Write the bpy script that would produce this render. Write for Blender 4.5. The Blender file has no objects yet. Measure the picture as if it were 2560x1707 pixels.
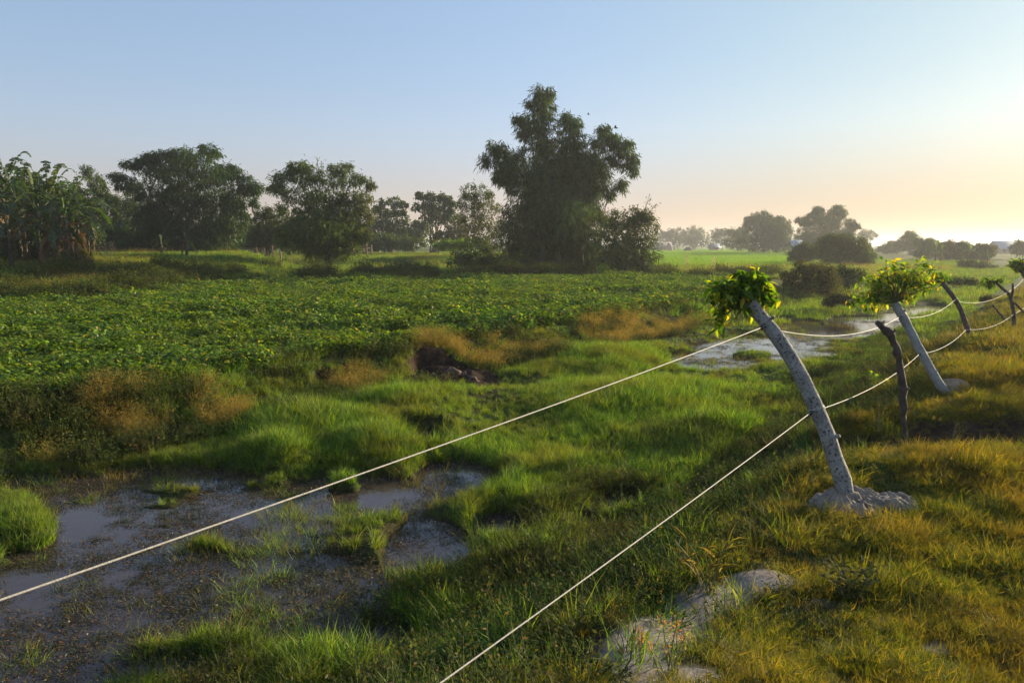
import bpy, math
import numpy as np
from mathutils import Vector
rng = np.random.default_rng(11)
scn = bpy.context.scene
COL = scn.collection
R = math.radians
# ---------------------------------------------------------------- camera
EYE = 3.1; FPX = 1849.0; HOR = 612.0
PITCH = math.atan((853.5 - HOR) / FPX)
cam = bpy.data.objects.new('camera', bpy.data.cameras.new('camera'))
COL.objects.link(cam); scn.camera = cam
cam.location = (0, 0, EYE); cam.rotation_euler = (math.pi / 2 - PITCH, 0, 0)
cam.data.sensor_width = 36; cam.data.lens = 36 * FPX / 2560
cam.data.clip_start = 0.05; cam.data.clip_end = 20000
CP, SP = math.cos(PITCH), math.sin(PITCH)
def ray(u, v):
    a = (u - 1280) / FPX; b = -(v - 853.5) / FPX
    return np.array([a, CP + b * SP, -SP + b * CP])
def gp(u, v, z):
    """the point at height z that is seen at u, v of the 2560 px photograph"""
    r = ray(u, v); t = (z - EYE) / r[2]
    return np.array([0, 0, EYE]) + r * t
def dp(u, v, y):
    """the point at forward distance y"""
    r = ray(u, v); return np.array([0, 0, EYE]) + r * (y / r[1])
# ---------------------------------------------------------------- noise
def _h(ix, iy, seed):
    n = (ix * 374761393 + iy * 668265263 + seed * 2246822519) & 0xFFFFFFFF
    n = ((n ^ (n >> 13)) * 1274126177) & 0xFFFFFFFF
    return ((n ^ (n >> 16)) & 0xFFFFFF) / float(0xFFFFFF)
def vn(x, y, seed=0):
    x = np.asarray(x, float); y = np.asarray(y, float)
    ix = np.floor(x).astype(np.int64); iy = np.floor(y).astype(np.int64)
    fx = x - ix; fy = y - iy
    fx = fx * fx * (3 - 2 * fx); fy = fy * fy * (3 - 2 * fy)
    a = _h(ix, iy, seed); b = _h(ix + 1, iy, seed); c = _h(ix, iy + 1, seed); d = _h(ix + 1, iy + 1, seed)
    return (a + (b - a) * fx) * (1 - fy) + (c + (d - c) * fx) * fy
def fbm(x, y, seed=0, o=3):
    """about -1..1"""
    s = 0; amp = 1; tot = 0
    for i in range(o):
        s = s + amp * (vn(x * 2 ** i, y * 2 ** i, seed + i * 17) * 2 - 1); tot += amp; amp *= .5
    return s / tot * 1.5
def ss(a, b, x):
    t = np.clip((x - a) / (b - a), 0, 1); return t * t * (3 - 2 * t)
# ---------------------------------------------------------------- terrain
P0 = np.array([2.5, 5.6]); UU = np.array([.6, .8]); NN = np.array([-.8, .6])
def sa(x, y):
    dx = x - P0[0]; dy = y - P0[1]
    return dx * NN[0] + dy * NN[1], dx * UU[0] + dy * UU[1]
def mkblob(u, v, z, ru, rv):
    p = gp(u, v, z); d = p[1]
    q = gp(u, v + rv, z)
    return (p[0], p[1], ru * d / FPX, max(abs(q[1] - d), .05))
def blobs(x, y, lst):
    """max of rounded bumps, ratio skewed along the view line through each"""
    o = np.zeros(np.shape(x))
    for (bx, by, rx, ry) in lst:
        k = bx / by
        dx = (x - bx - (y - by) * k) / rx; dy = (y - by) / ry
        o = np.maximum(o, np.exp(-(dx * dx + dy * dy) * 1.1))
    return o
WATER = [mkblob(u, v, 0, a, b) for u, v, a, b in (
    (330, 1470, 470, 190), (600, 1290, 300, 100), (100, 1620, 330, 160), (700, 1480, 330, 150), (1080, 1370, 130, 110),
    (1150, 1200, 150, 60), (1050, 1095, 70, 28), (1560, 1262, 110, 35), (1260, 1330, 90, 60), (920, 1240, 260, 70),
    (1770, 905, 160, 30), (1930, 866, 210, 46), (2070, 826, 180, 34), (2170, 806, 140, 22), (2310, 776, 90, 18), (2250, 790, 80, 10),
    (850, 1610, 300, 90), (60, 1720, 300, 120), (400, 1700, 260, 90), (250, 1350, 330, 110), (430, 1200, 260, 40), (1480, 1330, 60, 30), (60, 1440, 140, 40), (200, 1215, 260, 34), (230, 1250, 330, 40), (330, 1290, 300, 40), (2150, 838, 50, 10), (2425, 718, 25, 2))]
ISLE = [mkblob(u, v, 0.05, a, b) for u, v, a, b in (
    (800, 1690, 150, 75), (1440, 1195, 100, 45), (50, 1320, 110, 60), (30, 1255, 80, 34), (2060, 806, 10, 3), (1330, 1110, 170, 30), (1240, 1400, 70, 50), (2020, 790, 60, 10),
    (1880, 885, 60, 6), (860, 1215, 50, 10), (1080, 1480, 40, 24), (1100, 1570, 60, 40))]
LUSH = [mkblob(u, v, 0.2, a, b) for u, v, a, b in (
    (800, 1060, 220, 60), (1000, 990, 170, 50), (930, 1100, 130, 40), (1600, 1000, 330, 70), (1500, 900, 200, 40), (1800, 1080, 200, 40), (700, 1130, 110, 30))]
CUT = [mkblob(u, v, .3, a, b) for u, v, a, b in ((1110, 925, 110, 30), (1200, 930, 60, 22), (1030, 945, 40, 14))]
CUT2 = [mkblob(u, v, .3, a, b) for u, v, a, b in ((440, 1060, 110, 22), (830, 960, 60, 12), (1490, 905, 50, 10), (1960, 775, 70, 8))]
DRY = [mkblob(u, v, .6, a, b) for u, v, a, b in (
    (560, 985, 110, 26), (900, 925, 100, 24), (1300, 870, 120, 24), (1420, 858, 90, 18), (1650, 815, 230, 30), (1790, 790, 110, 24),
    (1085, 868, 100, 13), (1190, 872, 80, 12), (300, 1010, 140, 24), (90, 1075, 60, 20), (2060, 770, 120, 14))]
HUMP = [(3.7, 6.0, 1.2, .62), (5.2, 6.1, 1.2, .6)]
GULLY = [(4.2, 7.75, 1.5, .72), (5.9, 7.9, 1.6, .62), (2.7, 7.7, .9, .6)]
GULL2 = [mkblob(u, v, 1.1, a, b) for u, v, a, b in ((2450, 905, 170, 8), (2500, 820, 130, 4), (2250, 1000, 160, 12))]
def bank_s(a):
    return 10.7 + .5 * fbm(a / 3.1, a * 0 + 3.3, 5, 3) + .5 * np.exp(-((a - 1) / 5.) ** 2)
def H(x, y):
    x = np.asarray(x, float); y = np.asarray(y, float)
    s, a = sa(x, y); d = np.hypot(x, y)
    sw = s + .35 * fbm(x / 1.3, y / 1.3, 2, 3)
    # levee
    top = 1.17 + .38 * ss(-1.5, -5.0, a) + .05 * fbm(x / .9, y / .9, 9, 2) + .03 * fbm(x / .3, y / .3, 19, 2) + .2 * fbm(x / 2.3, y / 2.1, 21, 2) * ss(4, 8, a) * (1 - .6 * ss(9, 13, a)) - .12 * ss(9, 14, a)
    top = top + .16 * blobs(x, y, HUMP) - .62 * blobs(x, y, GULLY) - .22 * blobs(x, y, GULL2)
    top = top - .55 * ss(-7, -13, s) * ss(40, 15, d)
    top = top * (1 - .75 * ss(24, 60, a)) + .1 * ss(24, 60, a)
    t = ss(-.1, 2.7, sw)
    lev = top * (1 - t ** .8)
    # channel bed
    w = blobs(x, y, WATER); isl = blobs(x, y, ISLE)
    n1 = fbm(x / 1.1, y / 1.1, 31, 3); n2 = fbm(x / .35, y / .35, 37, 2)
    bed = .10 + .05 * n1 + .025 * n2 + .20 * blobs(x, y, LUSH) + .10 * np.clip(fbm(x / 2.2, y / 2.2, 77, 2), 0, 1)
    wk = ss(.2, .6, w + .2 * n1 + .1 * n2) * (1 - ss(.3, .7, isl)); bed = bed * (1 - wk) - (.06 + .03 * n1) * wk
    z = lev + bed * ss(.5, 1, t)
    # field
    bs = bank_s(a)
    f = .58 + .03 * n1 + .05 * np.sin(s * 2 * math.pi / 1.1 + .6 * n1) * ss(11.5, 13, s)
    f = f + .10 * np.exp(-((s - bs - .5) / .5) ** 2)
    bt = ss(bs - 1.0, bs + .05, s + .18 * n2)
    bt = bt * (1 - .95 * ss(.42, .60, blobs(x, y, CUT) + .12 * fbm(x / .5, y / .5, 301, 3))) * (1 - .6 * ss(.45, .6, blobs(x, y, CUT2)))
    bt = np.where(s > bs + 2.4, 1, bt)
    far_open = ss(36, 46, a) 
    lowr = far_open * ss(.42, .5, x / np.maximum(y, 1))
    fz = f * (1 - .55 * lowr)
    
    z = z * (1 - bt) + fz * bt
    z = z + ss(.2, .5, blobs(x, y, CUT)) * (.10 * fbm(x / .3, y / .3, 311, 3) + .03)
    # field rim bund and raised homestead land on the left
    r = x / np.maximum(y, 1.)
    edge = 49 + 6 * ss(-.3, .1, r) - 17 * ss(-.28, -.62, r)
    bund = np.exp(-((y - edge - 1.6) / 1.3) ** 2) * (.35 + .25 * fbm(x / 2.5, y / 2.5, 41, 2)) * ss(.22, .12, r) * (y > 5)
    z = z + bund
    e2 = edge + 7
    b2 = np.exp(-((y - e2 - 2) / 1.6) ** 2) * (.3 + .25 * fbm(x / 3.1, y / 3.1, 43, 2)) * ss(-.2, -.3, r) * (y > 5)
    z = z + b2
    left = ss(-.28, -.37, r) * ss(edge, edge + 20, y)
    z = z * (1 - left) + left * (2.12 + .08 * fbm(x / 6, y / 6, 51, 2))
    mid = ss(-.37, -.28, r) * ss(.12, -.02, r) * ss(83, 88, y)
    z = z + mid * .85 * (1 - left)
    z = z + .08 * fbm(x / 9, y / 9, 61, 2) * ss(60, 90, d) * ss(.2, .1, r)
    z = np.where(y > 0, z, np.where(s > 3.1, np.maximum(z, .2), z))
    fade = ss(700, 1400, d)
    return z * (1 - fade) + .6 * fade
def gh(u, v):
    r = ray(u, v); t = np.linspace(1.2, 140, 6000); X = r[0] * t; Y = r[1] * t; Z = EYE + r[2] * t
    k = np.argmax(Z < H(X, Y)); return np.array([X[k], Y[k], Z[k]])
def hblob(u, v, ru, rv):
    return mkblob(u, v, gh(u, v)[2], ru, rv)
SOIL = [hblob(*q) for q in ((1570, 1640, 120, 70), (1650, 1590, 110, 60), (1700, 1550, 110, 50), (1750, 1510, 110, 38), (1840, 1470, 110, 30), (1930, 1440, 90, 20), (1650, 1700, 150, 54), (1540, 1700, 90, 50),
    (2520, 1125, 90, 14), (2430, 1100, 60, 10), (2350, 1620, 50, 18), (2080, 1510, 50, 12))]
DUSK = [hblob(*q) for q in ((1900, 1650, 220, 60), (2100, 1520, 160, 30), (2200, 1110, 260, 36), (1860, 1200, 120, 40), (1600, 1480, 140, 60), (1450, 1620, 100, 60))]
# ---------------------------------------------------------------- materials
def mat(name):
    m = bpy.data.materials.new(name); m.use_nodes = True; m.node_tree.nodes.clear()
    nt = m.node_tree; o = nt.nodes.new('ShaderNodeOutputMaterial'); return m, nt, o
def N(nt, t, **k):
    n = nt.nodes.new(t)
    for a, b in k.items():
        if a.startswith('i_'):
            n.inputs[a[2:].replace('_', ' ')].default_value = b
        else: setattr(n, a, b)
    return n
def L(nt, a, b): nt.links.new(a, b)
def mixc(nt, fac, a, b, bt='MIX'):
    m = N(nt, 'ShaderNodeMix', data_type='RGBA', blend_type=bt)
    for sock, val in ((m.inputs[0], fac), (m.inputs[6], a), (m.inputs[7], b)):
        if hasattr(val, 'default_value') or hasattr(val, 'links'): L(nt, val, sock)
        elif isinstance(val, (int, float)): sock.default_value = val
        else: sock.default_value = (*val, 1) if len(val) == 3 else val
    return m.outputs[2]
def ramp(nt, fac, stops):
    r = N(nt, 'ShaderNodeValToRGB'); L(nt, fac, r.inputs[0])
    e = r.color_ramp.elements
    while len(e) < len(stops): e.new(.5)
    for el, (p, c) in zip(e, stops): el.position = p; el.color = (*c, 1)
    return r.outputs[0]
def noise(nt, scale, detail=3, rough=.55, vec=None, dist=0):
    n = N(nt, 'ShaderNodeTexNoise'); n.inputs['Scale'].default_value = scale
    n.inputs['Detail'].default_value = detail; n.inputs['Roughness'].default_value = rough
    n.inputs['Distortion'].default_value = dist
    if vec is None:
        g = N(nt, 'ShaderNodeNewGeometry'); vec = g.outputs['Position']
    L(nt, vec, n.inputs['Vector']); return n.outputs[0]
def leafmat(name, stops, trans=.45, tcol=(1.3, 1.25, .5), wscale=.6, wamt=.5, alt=None, gloss=.022, rough=.5):
    """leaf: own tint per leaf, random per plant, patches of another hue, light through the blade"""
    m, nt, o = mat(name)
    at = N(nt, 'ShaderNodeAttribute', attribute_name='tint')
    oi = N(nt, 'ShaderNodeObjectInfo')
    ad = N(nt, 'ShaderNodeMath', operation='ADD'); L(nt, at.outputs['Fac'], ad.inputs[0])
    mu = N(nt, 'ShaderNodeMath', operation='MULTIPLY_ADD'); L(nt, oi.outputs['Random'], mu.inputs[0]); mu.inputs[1].default_value = .3; mu.inputs[2].default_value = -.15
    L(nt, mu.outputs[0], ad.inputs[1])
    c = ramp(nt, ad.outputs[0], stops)
    if alt:
        nz = noise(nt, wscale, 3)
        f = N(nt, 'ShaderNodeMapRange'); f.inputs[1].default_value = .42; f.inputs[2].default_value = .66; f.inputs[4].default_value = wamt
        L(nt, nz, f.inputs[0]); c = mixc(nt, f.outputs[0], c, alt)
    d = N(nt, 'ShaderNodeBsdfDiffuse'); L(nt, c, d.inputs['Color'])
    t = N(nt, 'ShaderNodeBsdfTranslucent'); tc = mixc(nt, 1.0, c, tcol, 'MULTIPLY'); L(nt, tc, t.inputs['Color'])
    mx = N(nt, 'ShaderNodeMixShader'); mx.inputs[0].default_value = trans
    L(nt, d.outputs[0], mx.inputs[1]); L(nt, t.outputs[0], mx.inputs[2])
    g = N(nt, 'ShaderNodeBsdfGlossy'); g.inputs['Roughness'].default_value = rough
    m2 = N(nt, 'ShaderNodeMixShader'); m2.inputs[0].default_value = gloss
    L(nt, mx.outputs[0], m2.inputs[1]); L(nt, g.outputs[0], m2.inputs[2]); L(nt, m2.outputs[0], o.inputs[0])
    return m
def solidmat(name, c1, c2, scale=8, rough=.8, bump=.4, bscale=None, metal=0, spots=None, stretch=None):
    m, nt, o = mat(name)
    tc = N(nt, 'ShaderNodeTexCoord'); vec = tc.outputs['Object']
    if stretch:
        mp = N(nt, 'ShaderNodeMapping'); mp.inputs['Scale'].default_value = stretch; L(nt, vec, mp.inputs[0]); vec = mp.outputs[0]
    nz = noise(nt, scale, 5, .6, vec)
    c = ramp(nt, nz, [(.35, c1), (.65, c2)])
    if spots:
        n2 = noise(nt, spots[1], 4, .65, vec); f = ramp(nt, n2, [(spots[2], (0, 0, 0)), (spots[2] + .05, (1, 1, 1))])
        c = mixc(nt, f, c, spots[0])
    p = N(nt, 'ShaderNodeBsdfPrincipled'); L(nt, c, p.inputs['Base Color']); p.inputs['Roughness'].default_value = rough
    p.inputs['Metallic'].default_value = metal
    if bump:
        b = N(nt, 'ShaderNodeBump'); b.inputs['Strength'].default_value = bump; b.inputs['Distance'].default_value = .03
        L(nt, noise(nt, bscale or scale * 3, 5, .65, vec), b.inputs['Height']); L(nt, b.outputs[0], p.inputs['Normal'])
    L(nt, p.outputs[0], o.inputs[0]); return m
G = lambda *a: a
M = {}
M['lush'] = leafmat('lush grass', [(0, (.018, .055, .006)), (.35, (.058, .150, .012)), (.75, (.16, .30, .020)), (1, (.34, .42, .04))], .5, (1.45, 1.3, .35), .8, .6, (.17, .15, .024), .03, .6)
M['levee'] = leafmat('levee grass', [(0, (.025, .050, .006)), (.35, (.085, .125, .010)), (.75, (.18, .18, .016)), (1, (.32, .24, .04))], .5, (1.45, 1.25, .35), 1.3, .75, (.19, .13, .024), .03, .6)
M['dry'] = leafmat('dry grass', [(0, (.06, .06, .012)), (.5, (.25, .18, .035)), (1, (.44, .31, .08))], .5, (1.25, 1.12, .55), 1.3, .75, (.075, .10, .018), .02, .7)
M['crop'] = leafmat('crop leaves', [(0, (.022, .062, .006)), (.5, (.085, .190, .012)), (.93, (.26, .38, .030)), (.97, (.32, .27, .05)), (1, (.38, .28, .06))], .48, (1.45, 1.35, .35), .35, .4, (.16, .19, .018), .03, .5)
M['weed'] = leafmat('weed leaves', [(0, (.022, .050, .010)), (.5, (.055, .100, .016)), (.85, (.11, .125, .025)), (1, (.22, .14, .045))], .4, (1.3, 1.2, .5), .8, .6, (.075, .050, .022), .015, .7)
M['green_weed'] = leafmat('green weed leaves', [(0, (.016, .038, .008)), (.5, (.045, .085, .012)), (.85, (.10, .13, .018)), (1, (.20, .16, .04))], .42, (1.4, 1.25, .4), .5, .5, (.085, .075, .02), .015, .7)
M['float'] = leafmat('floating leaves', [(0, (.020, .026, .008)), (.5, (.055, .052, .012)), (.85, (.12, .075, .018)), (1, (.20, .07, .02))], .2, (1.2, 1.1, .5), 1., .6, (.045, .055, .012), .05)
M['rice'] = leafmat('rice blades', [(0, (.09, .20, .008)), (1, (.20, .33, .015))], .5, (1.3, 1.25, .4))
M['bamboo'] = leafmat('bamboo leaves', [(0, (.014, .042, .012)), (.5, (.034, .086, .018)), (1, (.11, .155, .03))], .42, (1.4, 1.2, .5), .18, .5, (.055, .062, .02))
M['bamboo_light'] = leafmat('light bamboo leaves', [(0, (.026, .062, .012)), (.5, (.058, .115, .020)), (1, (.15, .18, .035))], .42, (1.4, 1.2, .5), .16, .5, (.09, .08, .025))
M['broad'] = leafmat('tree leaves', [(0, (.018, .048, .010)), (.5, (.042, .092, .014)), (1, (.11, .14, .024))], .42, (1.4, 1.25, .5), .15, .4, (.06, .055, .02))
M['shrub'] = leafmat('shrub leaves', [(0, (.03, .045, .012)), (.5, (.075, .080, .02)), (1, (.16, .13, .035))], .42, (1.35, 1.15, .5), .9, .5, (.045, .065, .015), .02, .6)
M['yshrub'] = leafmat('bright leaves', [(0, (.10, .18, .01)), (1, (.24, .34, .02))], .45)
M['postleaf'] = leafmat('post tree leaves', [(0, (.022, .070, .008)), (.45, (.06, .13, .010)), (.75, (.13, .22, .012)), (.93, (.27, .31, .02)), (1, (.42, .33, .02))], .6, (1.9, 1.75, .3), 3, .0, None, .02, .6)
M['banana'] = leafmat('banana leaves', [(0, (.016, .042, .010)), (.7, (.036, .085, .014)), (.9, (.09, .10, .02)), (1, (.12, .23, .02))], .5, (1.4, 1.35, .35), .4, .3, (.09, .08, .02), .04, .5)
M['deadleaf'] = leafmat('dead banana leaves', [(0, (.04, .035, .015)), (.6, (.095, .075, .025)), (1, (.20, .10, .04))], .4, (1.3, 1.0, .6))
M['stalk'] = solidmat('plant stalk', (.10, .11, .03), (.20, .17, .06), 20, .7, .2)
M['bark'] = solidmat('tree bark', (.045, .036, .026), (.10, .08, .06), 3, .9, .6)
M['culm'] = solidmat('bamboo culm', (.03, .035, .016), (.06, .062, .03), 2, .6, .2)
M['grey_bark'] = solidmat('pale grey bark', (.20, .19, .175), (.36, .34, .31), 14, .9, 1.0, 30, spots=((.06, .055, .048), 55, .55), stretch=(1, 1, .8))
M['grey_bark2'] = solidmat('smooth pale grey bark', (.20, .20, .19), (.32, .32, .30), 7, .85, .7, 24, spots=((.10, .10, .10), 30, .66))
M['dead'] = solidmat('dead wood', (.045, .030, .026), (.12, .085, .07), 14, .9, .9, 30)
M['wood'] = solidmat('weathered wood', (.14, .08, .05), (.24, .14, .09), 6, .85, .5)
M['rope'] = solidmat('pale rope', (.36, .33, .28), (.52, .48, .42), 90, .55, .3, 300)
M['black'] = solidmat('black plastic', (.012, .012, .012), (.03, .03, .03), 20, .3, .1)
M['tin'] = solidmat('tin roof', (.20, .24, .30), (.30, .34, .40), 1.5, .45, .15, metal=.3)
M['tinb'] = solidmat('blue tin roof', (.18, .30, .62), (.26, .40, .74), 1.5, .4, .15)
M['mudwall'] = solidmat('mud wall', (.16, .12, .085), (.24, .19, .13), 1.5, .9, .3)
M['thatch'] = solidmat('grey thatch', (.11, .10, .09), (.18, .16, .14), 3, .95, .6)
M['dark'] = solidmat('dark opening', (.01, .01, .01), (.02, .02, .02), 2, .9, 0)
M['hay'] = solidmat('straw heap', (.22, .14, .11), (.34, .23, .17), 4, .95, .8)
M['plume'] = leafmat('reed plume', [(0, (.32, .20, .14)), (1, (.50, .36, .26))], .5, (1.2, 1.1, .9))
M['redflower'] = leafmat('orange seed heads', [(0, (.38, .16, .02)), (1, (.5, .28, .05))], .5, (1.2, 1.1, .9))
# ground
def ground_mat():
    m, nt, o = mat('ground soil')
    def att(n): return N(nt, 'ShaderNodeAttribute', attribute_name=n).outputs['Fac']
    n1 = noise(nt, .6, 5); n2 = noise(nt, 9, 5, .65); n3 = noise(nt, .06, 4)
    base = ramp(nt, n2, [(.3, (.030, .026, .014)), (.55, (.055, .050, .020)), (.75, (.085, .068, .032))])
    green = ramp(nt, n2, [(.3, (.026, .045, .010)), (.7, (.060, .090, .018))])
    c = mixc(nt, ramp(nt, n1, [(.35, (0, 0, 0)), (.6, (1, 1, 1))]), base, green)
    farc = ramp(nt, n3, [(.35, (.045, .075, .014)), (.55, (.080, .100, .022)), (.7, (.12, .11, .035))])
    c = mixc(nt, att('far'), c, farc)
    rice = ramp(nt, noise(nt, .05, 3), [(.35, (.10, .20, .010)), (.6, (.19, .31, .016))])
    c = mixc(nt, att('rice'), c, rice)
    sand = ramp(nt, n2, [(.3, (.18, .15, .13)), (.6, (.31, .27, .24)), (.8, (.40, .355, .31))])
    c = mixc(nt, att('sand'), c, sand)
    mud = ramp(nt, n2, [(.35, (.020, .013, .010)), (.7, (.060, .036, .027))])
    c = mixc(nt, att('mud'), c, mud)  # real mud, and the same dark tone used as painted shade in the gully
    p = N(nt, 'ShaderNodeBsdfPrincipled'); L(nt, c, p.inputs['Base Color']); p.inputs['Roughness'].default_value = .95; p.inputs['Specular IOR Level'].default_value = .05
    b = N(nt, 'ShaderNodeBump'); b.inputs['Strength'].default_value = .8; b.inputs['Distance'].default_value = .05
    L(nt, noise(nt, 14, 6, .7), b.inputs['Height']); L(nt, b.outputs[0], p.inputs['Normal'])
    L(nt, p.outputs[0], o.inputs[0]); return m
M['ground'] = ground_mat()
def water_mat():
    m, nt, o = mat('marsh water')
    p = N(nt, 'ShaderNodeBsdfPrincipled'); p.inputs['Base Color'].default_value = (.050, .036, .034, 1)
    p.inputs['Roughness'].default_value = .05; p.inputs['IOR'].default_value = 1.33
    b = N(nt, 'ShaderNodeBump'); b.inputs['Strength'].default_value = .14; b.inputs['Distance'].default_value = .02
    L(nt, noise(nt, 6, 3), b.inputs['Height']); L(nt, b.outputs[0], p.inputs['Normal'])
    L(nt, p.outputs[0], o.inputs[0]); return m
M['water'] = water_mat()
# ---------------------------------------------------------------- mesh helpers
class Geo:
    def __init__(s): s.V = []; s.F = []; s.T = []; s.MI = []; s.n = 0
    def add(s, V, F, tint=None, mi=0):
        V = np.asarray(V, float).reshape(-1, 3)
        for f in F:
            f = np.asarray(f, np.int64) + s.n; s.F.append(f); s.MI.append(np.full(len(f), mi))
        s.V.append(V); s.T.append(np.full(len(V), .5) if tint is None else np.broadcast_to(np.asarray(tint, float), (len(V),)))
        s.n += len(V)
    def mesh(s, name, mats, smooth=False):
        me = bpy.data.meshes.new(name); V = np.concatenate(s.V)
        me.vertices.add(len(V)); me.vertices.foreach_set('co', V.astype(np.float32).ravel())
        tot = np.concatenate([np.full(len(f), f.shape[1]) for f in s.F]); loops = np.concatenate([f.ravel() for f in s.F])
        me.loops.add(len(loops)); me.loops.foreach_set('vertex_index', loops.astype(np.int32))
        me.polygons.add(len(tot)); st = np.concatenate([[0], np.cumsum(tot)[:-1]])
        me.polygons.foreach_set('loop_start', st.astype(np.int32)); me.polygons.foreach_set('loop_total', tot.astype(np.int32))
        me.polygons.foreach_set('material_index', np.concatenate(s.MI).astype(np.int32))
        if smooth: me.polygons.foreach_set('use_smooth', np.ones(len(tot), bool))
        at = me.attributes.new('tint', 'FLOAT', 'POINT'); at.data.foreach_set('value', np.concatenate(s.T).astype(np.float32))
        for m in (mats if isinstance(mats, (list, tuple)) else [mats]): me.materials.append(m)
        me.update(calc_edges=True); me.validate(); return me
    def obj(s, name, mats, parent=None, smooth=False, link=True):
        o = bpy.data.objects.new(name, s.mesh(name, mats, smooth))
        if link: COL.objects.link(o)
        if parent is not None:
            o.parent = parent; o.matrix_parent_inverse = __import__('mathutils').Matrix.Translation(-Vector(parent.location))
        return o
def tag(o, label=None, cat=None, group=None, kind=None):
    if label: o['label'] = label
    if cat: o['category'] = cat
    if group: o['group'] = group
    if kind: o['kind'] = kind
    return o
def thing(name, loc, label, cat, group=None):
    e = bpy.data.objects.new(name, None); COL.objects.link(e); e.location = Vector([float(c) for c in loc])
    e.empty_display_size = .2
    return tag(e, label, cat, group)
def unit(v): return v / np.maximum(np.linalg.norm(v, axis=-1, keepdims=True), 1e-9)
TD = (np.array([[0, 0, 0], [.45, .5, 0], [1, 0, 0], [.45, -.5, 0]]), [np.array([[0, 3, 2, 1]])])
TO = (np.array([[0, 0, 0], [.28, .42, .06], [.62, .38, .05], [1, 0, -.02], [.62, -.38, .05], [.28, -.42, .06], [.3, 0, 0], [.65, 0, 0]]),
      [np.array([[6, 7, 2, 1], [6, 5, 4, 7]]), np.array([[0, 6, 1], [7, 3, 2], [0, 5, 6], [7, 4, 3]])])
def leaves(g, P, D, U, Ln, W, tint, templ=TD, droop=0., mi=0):
    P = np.asarray(P); n = len(P); D = unit(D); S = unit(np.cross(U, D)); Nn = np.cross(D, S)
    T, FS = templ; k = len(T)
    Ln = np.broadcast_to(Ln, (n,)); W = np.broadcast_to(W, (n,)); tint = np.broadcast_to(tint, (n,))
    V = P[:, None] + D[:, None] * (T[:, 0][None, :, None] * Ln[:, None, None]) + S[:, None] * (T[:, 1][None, :, None] * W[:, None, None]) \
        + Nn[:, None] * (T[:, 2][None, :, None] * Ln[:, None, None])
    V[..., 2] -= droop * (T[:, 0] ** 2)[None, :] * Ln[:, None]
    F = [(f[None] + (np.arange(n) * k)[:, None, None]).reshape(-1, f.shape[1]) for f in FS]
    g.add(V.reshape(-1, 3), F, np.repeat(tint, k), mi)
def tube(g, pts, rad, sides=6, mi=0, tint=None, cap=True, jit=0):
    pts = np.asarray(pts, float); n = len(pts); rad = np.broadcast_to(np.asarray(rad, float), (n,))
    T = unit(np.gradient(pts, axis=0)); ref = np.array([0, 0, 1.]) if abs(T[0][2]) < .9 else np.array([1., 0, 0])
    A = unit(np.cross(T, ref)); B = np.cross(T, A); th = np.linspace(0, 2 * np.pi, sides, endpoint=False)
    rr = rad[:, None] * (1 + jit * rng.normal(size=(n, sides)))
    V = pts[:, None] + rr[..., None] * (np.cos(th)[None, :, None] * A[:, None] + np.sin(th)[None, :, None] * B[:, None])
    i = np.arange(n - 1)[:, None] * sides; j = np.arange(sides)[None]; j2 = (j + 1) % sides
    F = [np.stack([i + j, i + j2, i + sides + j2, i + sides + j], -1).reshape(-1, 4)]
    V = V.reshape(-1, 3)
    if cap:
        V = np.vstack([V, pts[:1], pts[-1:]]); c = n * sides; jj = np.arange(sides); jn = (jj + 1) % sides
        F.append(np.vstack([np.stack([jn, jj, np.full(sides, c)], -1), np.stack([(n - 1) * sides + jj, (n - 1) * sides + jn, np.full(sides, c + 1)], -1)]))
    g.add(V, F, tint, mi)
def spline(pts, n):
    pts = np.asarray(pts, float); m = len(pts); q = np.vstack([2 * pts[0] - pts[1], pts, 2 * pts[-1] - pts[-2]])
    out = []
    for t in np.linspace(0, m - 1, n):
        i = min(int(t), m - 2); f = t - i; a, b, c, d = q[i:i + 4]
        out.append(.5 * ((2 * b) + (-a + c) * f + (2 * a - 5 * b + 4 * c - d) * f * f + (-a + 3 * b - 3 * c + d) * f ** 3))
    return np.array(out)
def box(g, c, sx, sy, sz, rz=0, mi=0):
    v = np.array([[x, y, z] for z in (-.5, .5) for x, y in ((-.5, -.5), (.5, -.5), (.5, .5), (-.5, .5))]) * (sx, sy, sz)
    ca, sn = math.cos(rz), math.sin(rz); v = np.stack([v[:, 0] * ca - v[:, 1] * sn, v[:, 0] * sn + v[:, 1] * ca, v[:, 2]], -1) + c
    g.add(v, [np.array([[0, 3, 2, 1], [4, 5, 6, 7], [0, 1, 5, 4], [1, 2, 6, 5], [2, 3, 7, 6], [3, 0, 4, 7]])], None, mi)
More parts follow.
